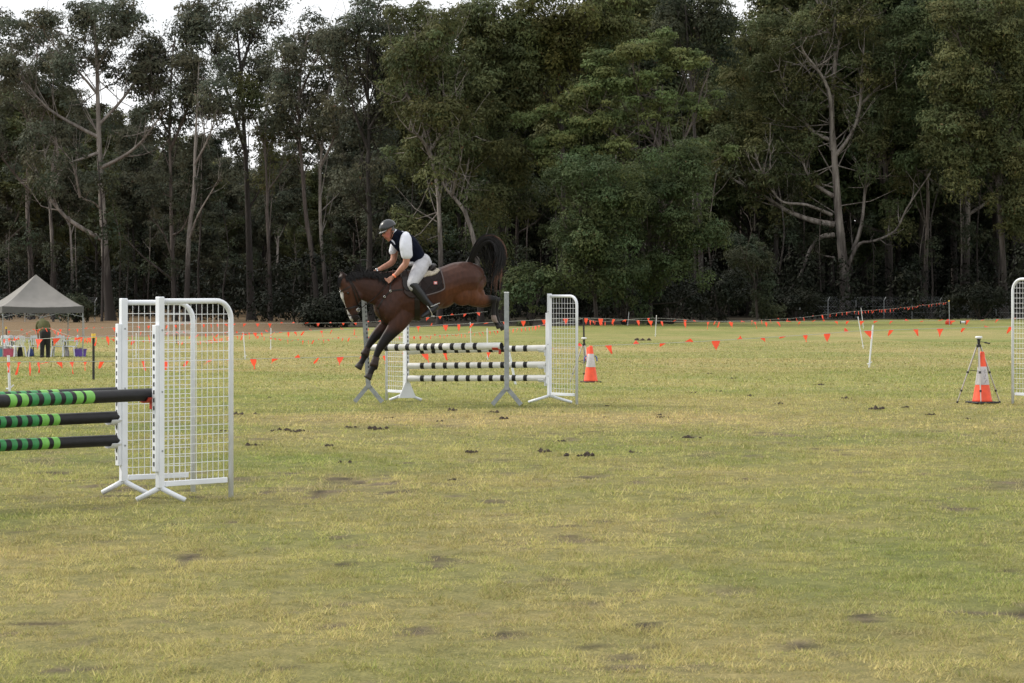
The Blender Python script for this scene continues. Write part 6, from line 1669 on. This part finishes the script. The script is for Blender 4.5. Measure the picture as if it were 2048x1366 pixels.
L2([(90, .86, .17, .14, 0), (89, 1.02, .16, .13, .03), (86.5, 1.2, .18, .13, .12), (85, 1.33, .19, .12, .22), (84.5, 1.40, .10, .09, .3)])
L2([(84, 1.38, .055, .055, .3), (84, 1.42, .055, .055, .38)]); ell(mb, 83.5, Yp(1.47), .42, .085 * PS, .10 * PS, .10)
L2([(75.5, 1.30, .06, .06, .22), (74.5, 1.1, .045, .045, .28), (75.5, .95, .04, .04, .32), (76.5, .78, .032, .032, .42)])
L2([(95, 1.30, .06, .06, .22), (97.5, 1.1, .045, .045, .28), (97, .95, .04, .04, .36), (96, .82, .032, .032, .5)])
for hx, hz, hd in ((76.6, .76, .43), (96, .80, .51)):
    L2([(hx, hz, .035, .03, hd), (hx + .2, hz - .06, .04, .022, hd + .02)])
    for q in range(4): L2([(hx - 1.5 + q, hz - .08, .010, .010, hd + .03), (hx - 1.4 + q, hz - .13, .009, .009, hd + .045), (hx - 1.2 + q, hz - .15 - .008 * (q in (1, 2)), .008, .008, hd + .03)])
    L2([(hx + 1.5, hz - .03, .011, .011, hd - .01), (hx + 2.2, hz - .08, .010, .010, hd + .01)])
pme = remesh(mb, 'person', .012, 3); pme.materials.append(M['skin'])
set_col(pme, lambda co: np.tile(np.array([.36, .19, .13]), (len(co), 1)))
p2 = obj('person', pme, label='person in an olive shirt and black trousers bending over the table under the tent', cat='person')
M['olive_cloth'] = mat('olive_cloth', (.060, .062, .016), .85, var=.15, scale=8, bump=.3, bscale=14); M['black_cloth'] = mat('black_cloth', (.010, .010, .011), .85)
mb = MB(); L2([(90, .88, .20, .165, 0), (89.5, 1.0, .205, .16, .03), (87, 1.18, .225, .165, .12), (85.5, 1.31, .225, .155, .22), (84.5, 1.40, .13, .12, .29)])
L2([(77, 1.34, .08, .09, .21), (74.8, 1.22, .075, .08, .25), (74.4, 1.08, .07, .07, .28)]); L2([(94, 1.34, .08, .09, .21), (97, 1.22, .075, .08, .25), (97.4, 1.08, .07, .07, .28)])
me = remesh(mb, 'shirt', .012, 2); me.materials.append(M['olive_cloth']); obj('shirt', me, p2)
mb = MB(); L2([(90.5, .95, .215, .17, 0), (90.5, .84, .21, .17, 0)]); L2([(86, .88, .125, .14, 0), (85, .55, .10, .10, 0), (84.3, .28, .085, .085, 0), (84, .05, .08, .08, 0)]); L2([(94.5, .88, .125, .14, 0), (95.8, .55, .10, .10, .05), (96, .28, .085, .085, .1), (96, .05, .08, .08, .12)])
me = remesh(mb, 'trousers', .012, 2); me.materials.append(M['black_cloth']); obj('trousers', me, p2)
for x, d in ((84, 0), (96, .12)): mb = MB(); L2([(x, .04, .05, .06, d - .08), (x, .045, .055, .06, d + .04), (x, .035, .04, .05, d + .16)]); mb.build('shoe', M['black_cloth'], p2, smooth=True)
mb = MB(); ell(mb, 83.5, Yp(1.475), .41, .094 * PS, .105 * PS, .105); me = mb.mesh('hair', mat('grey_hair', (.07, .065, .06), .8, var=.3, scale=40), True); obj('hair', me, p2)
HS, HYW, HX0, FWD, LAT = _HS, _HYW, _HX0, _FWD, _LAT
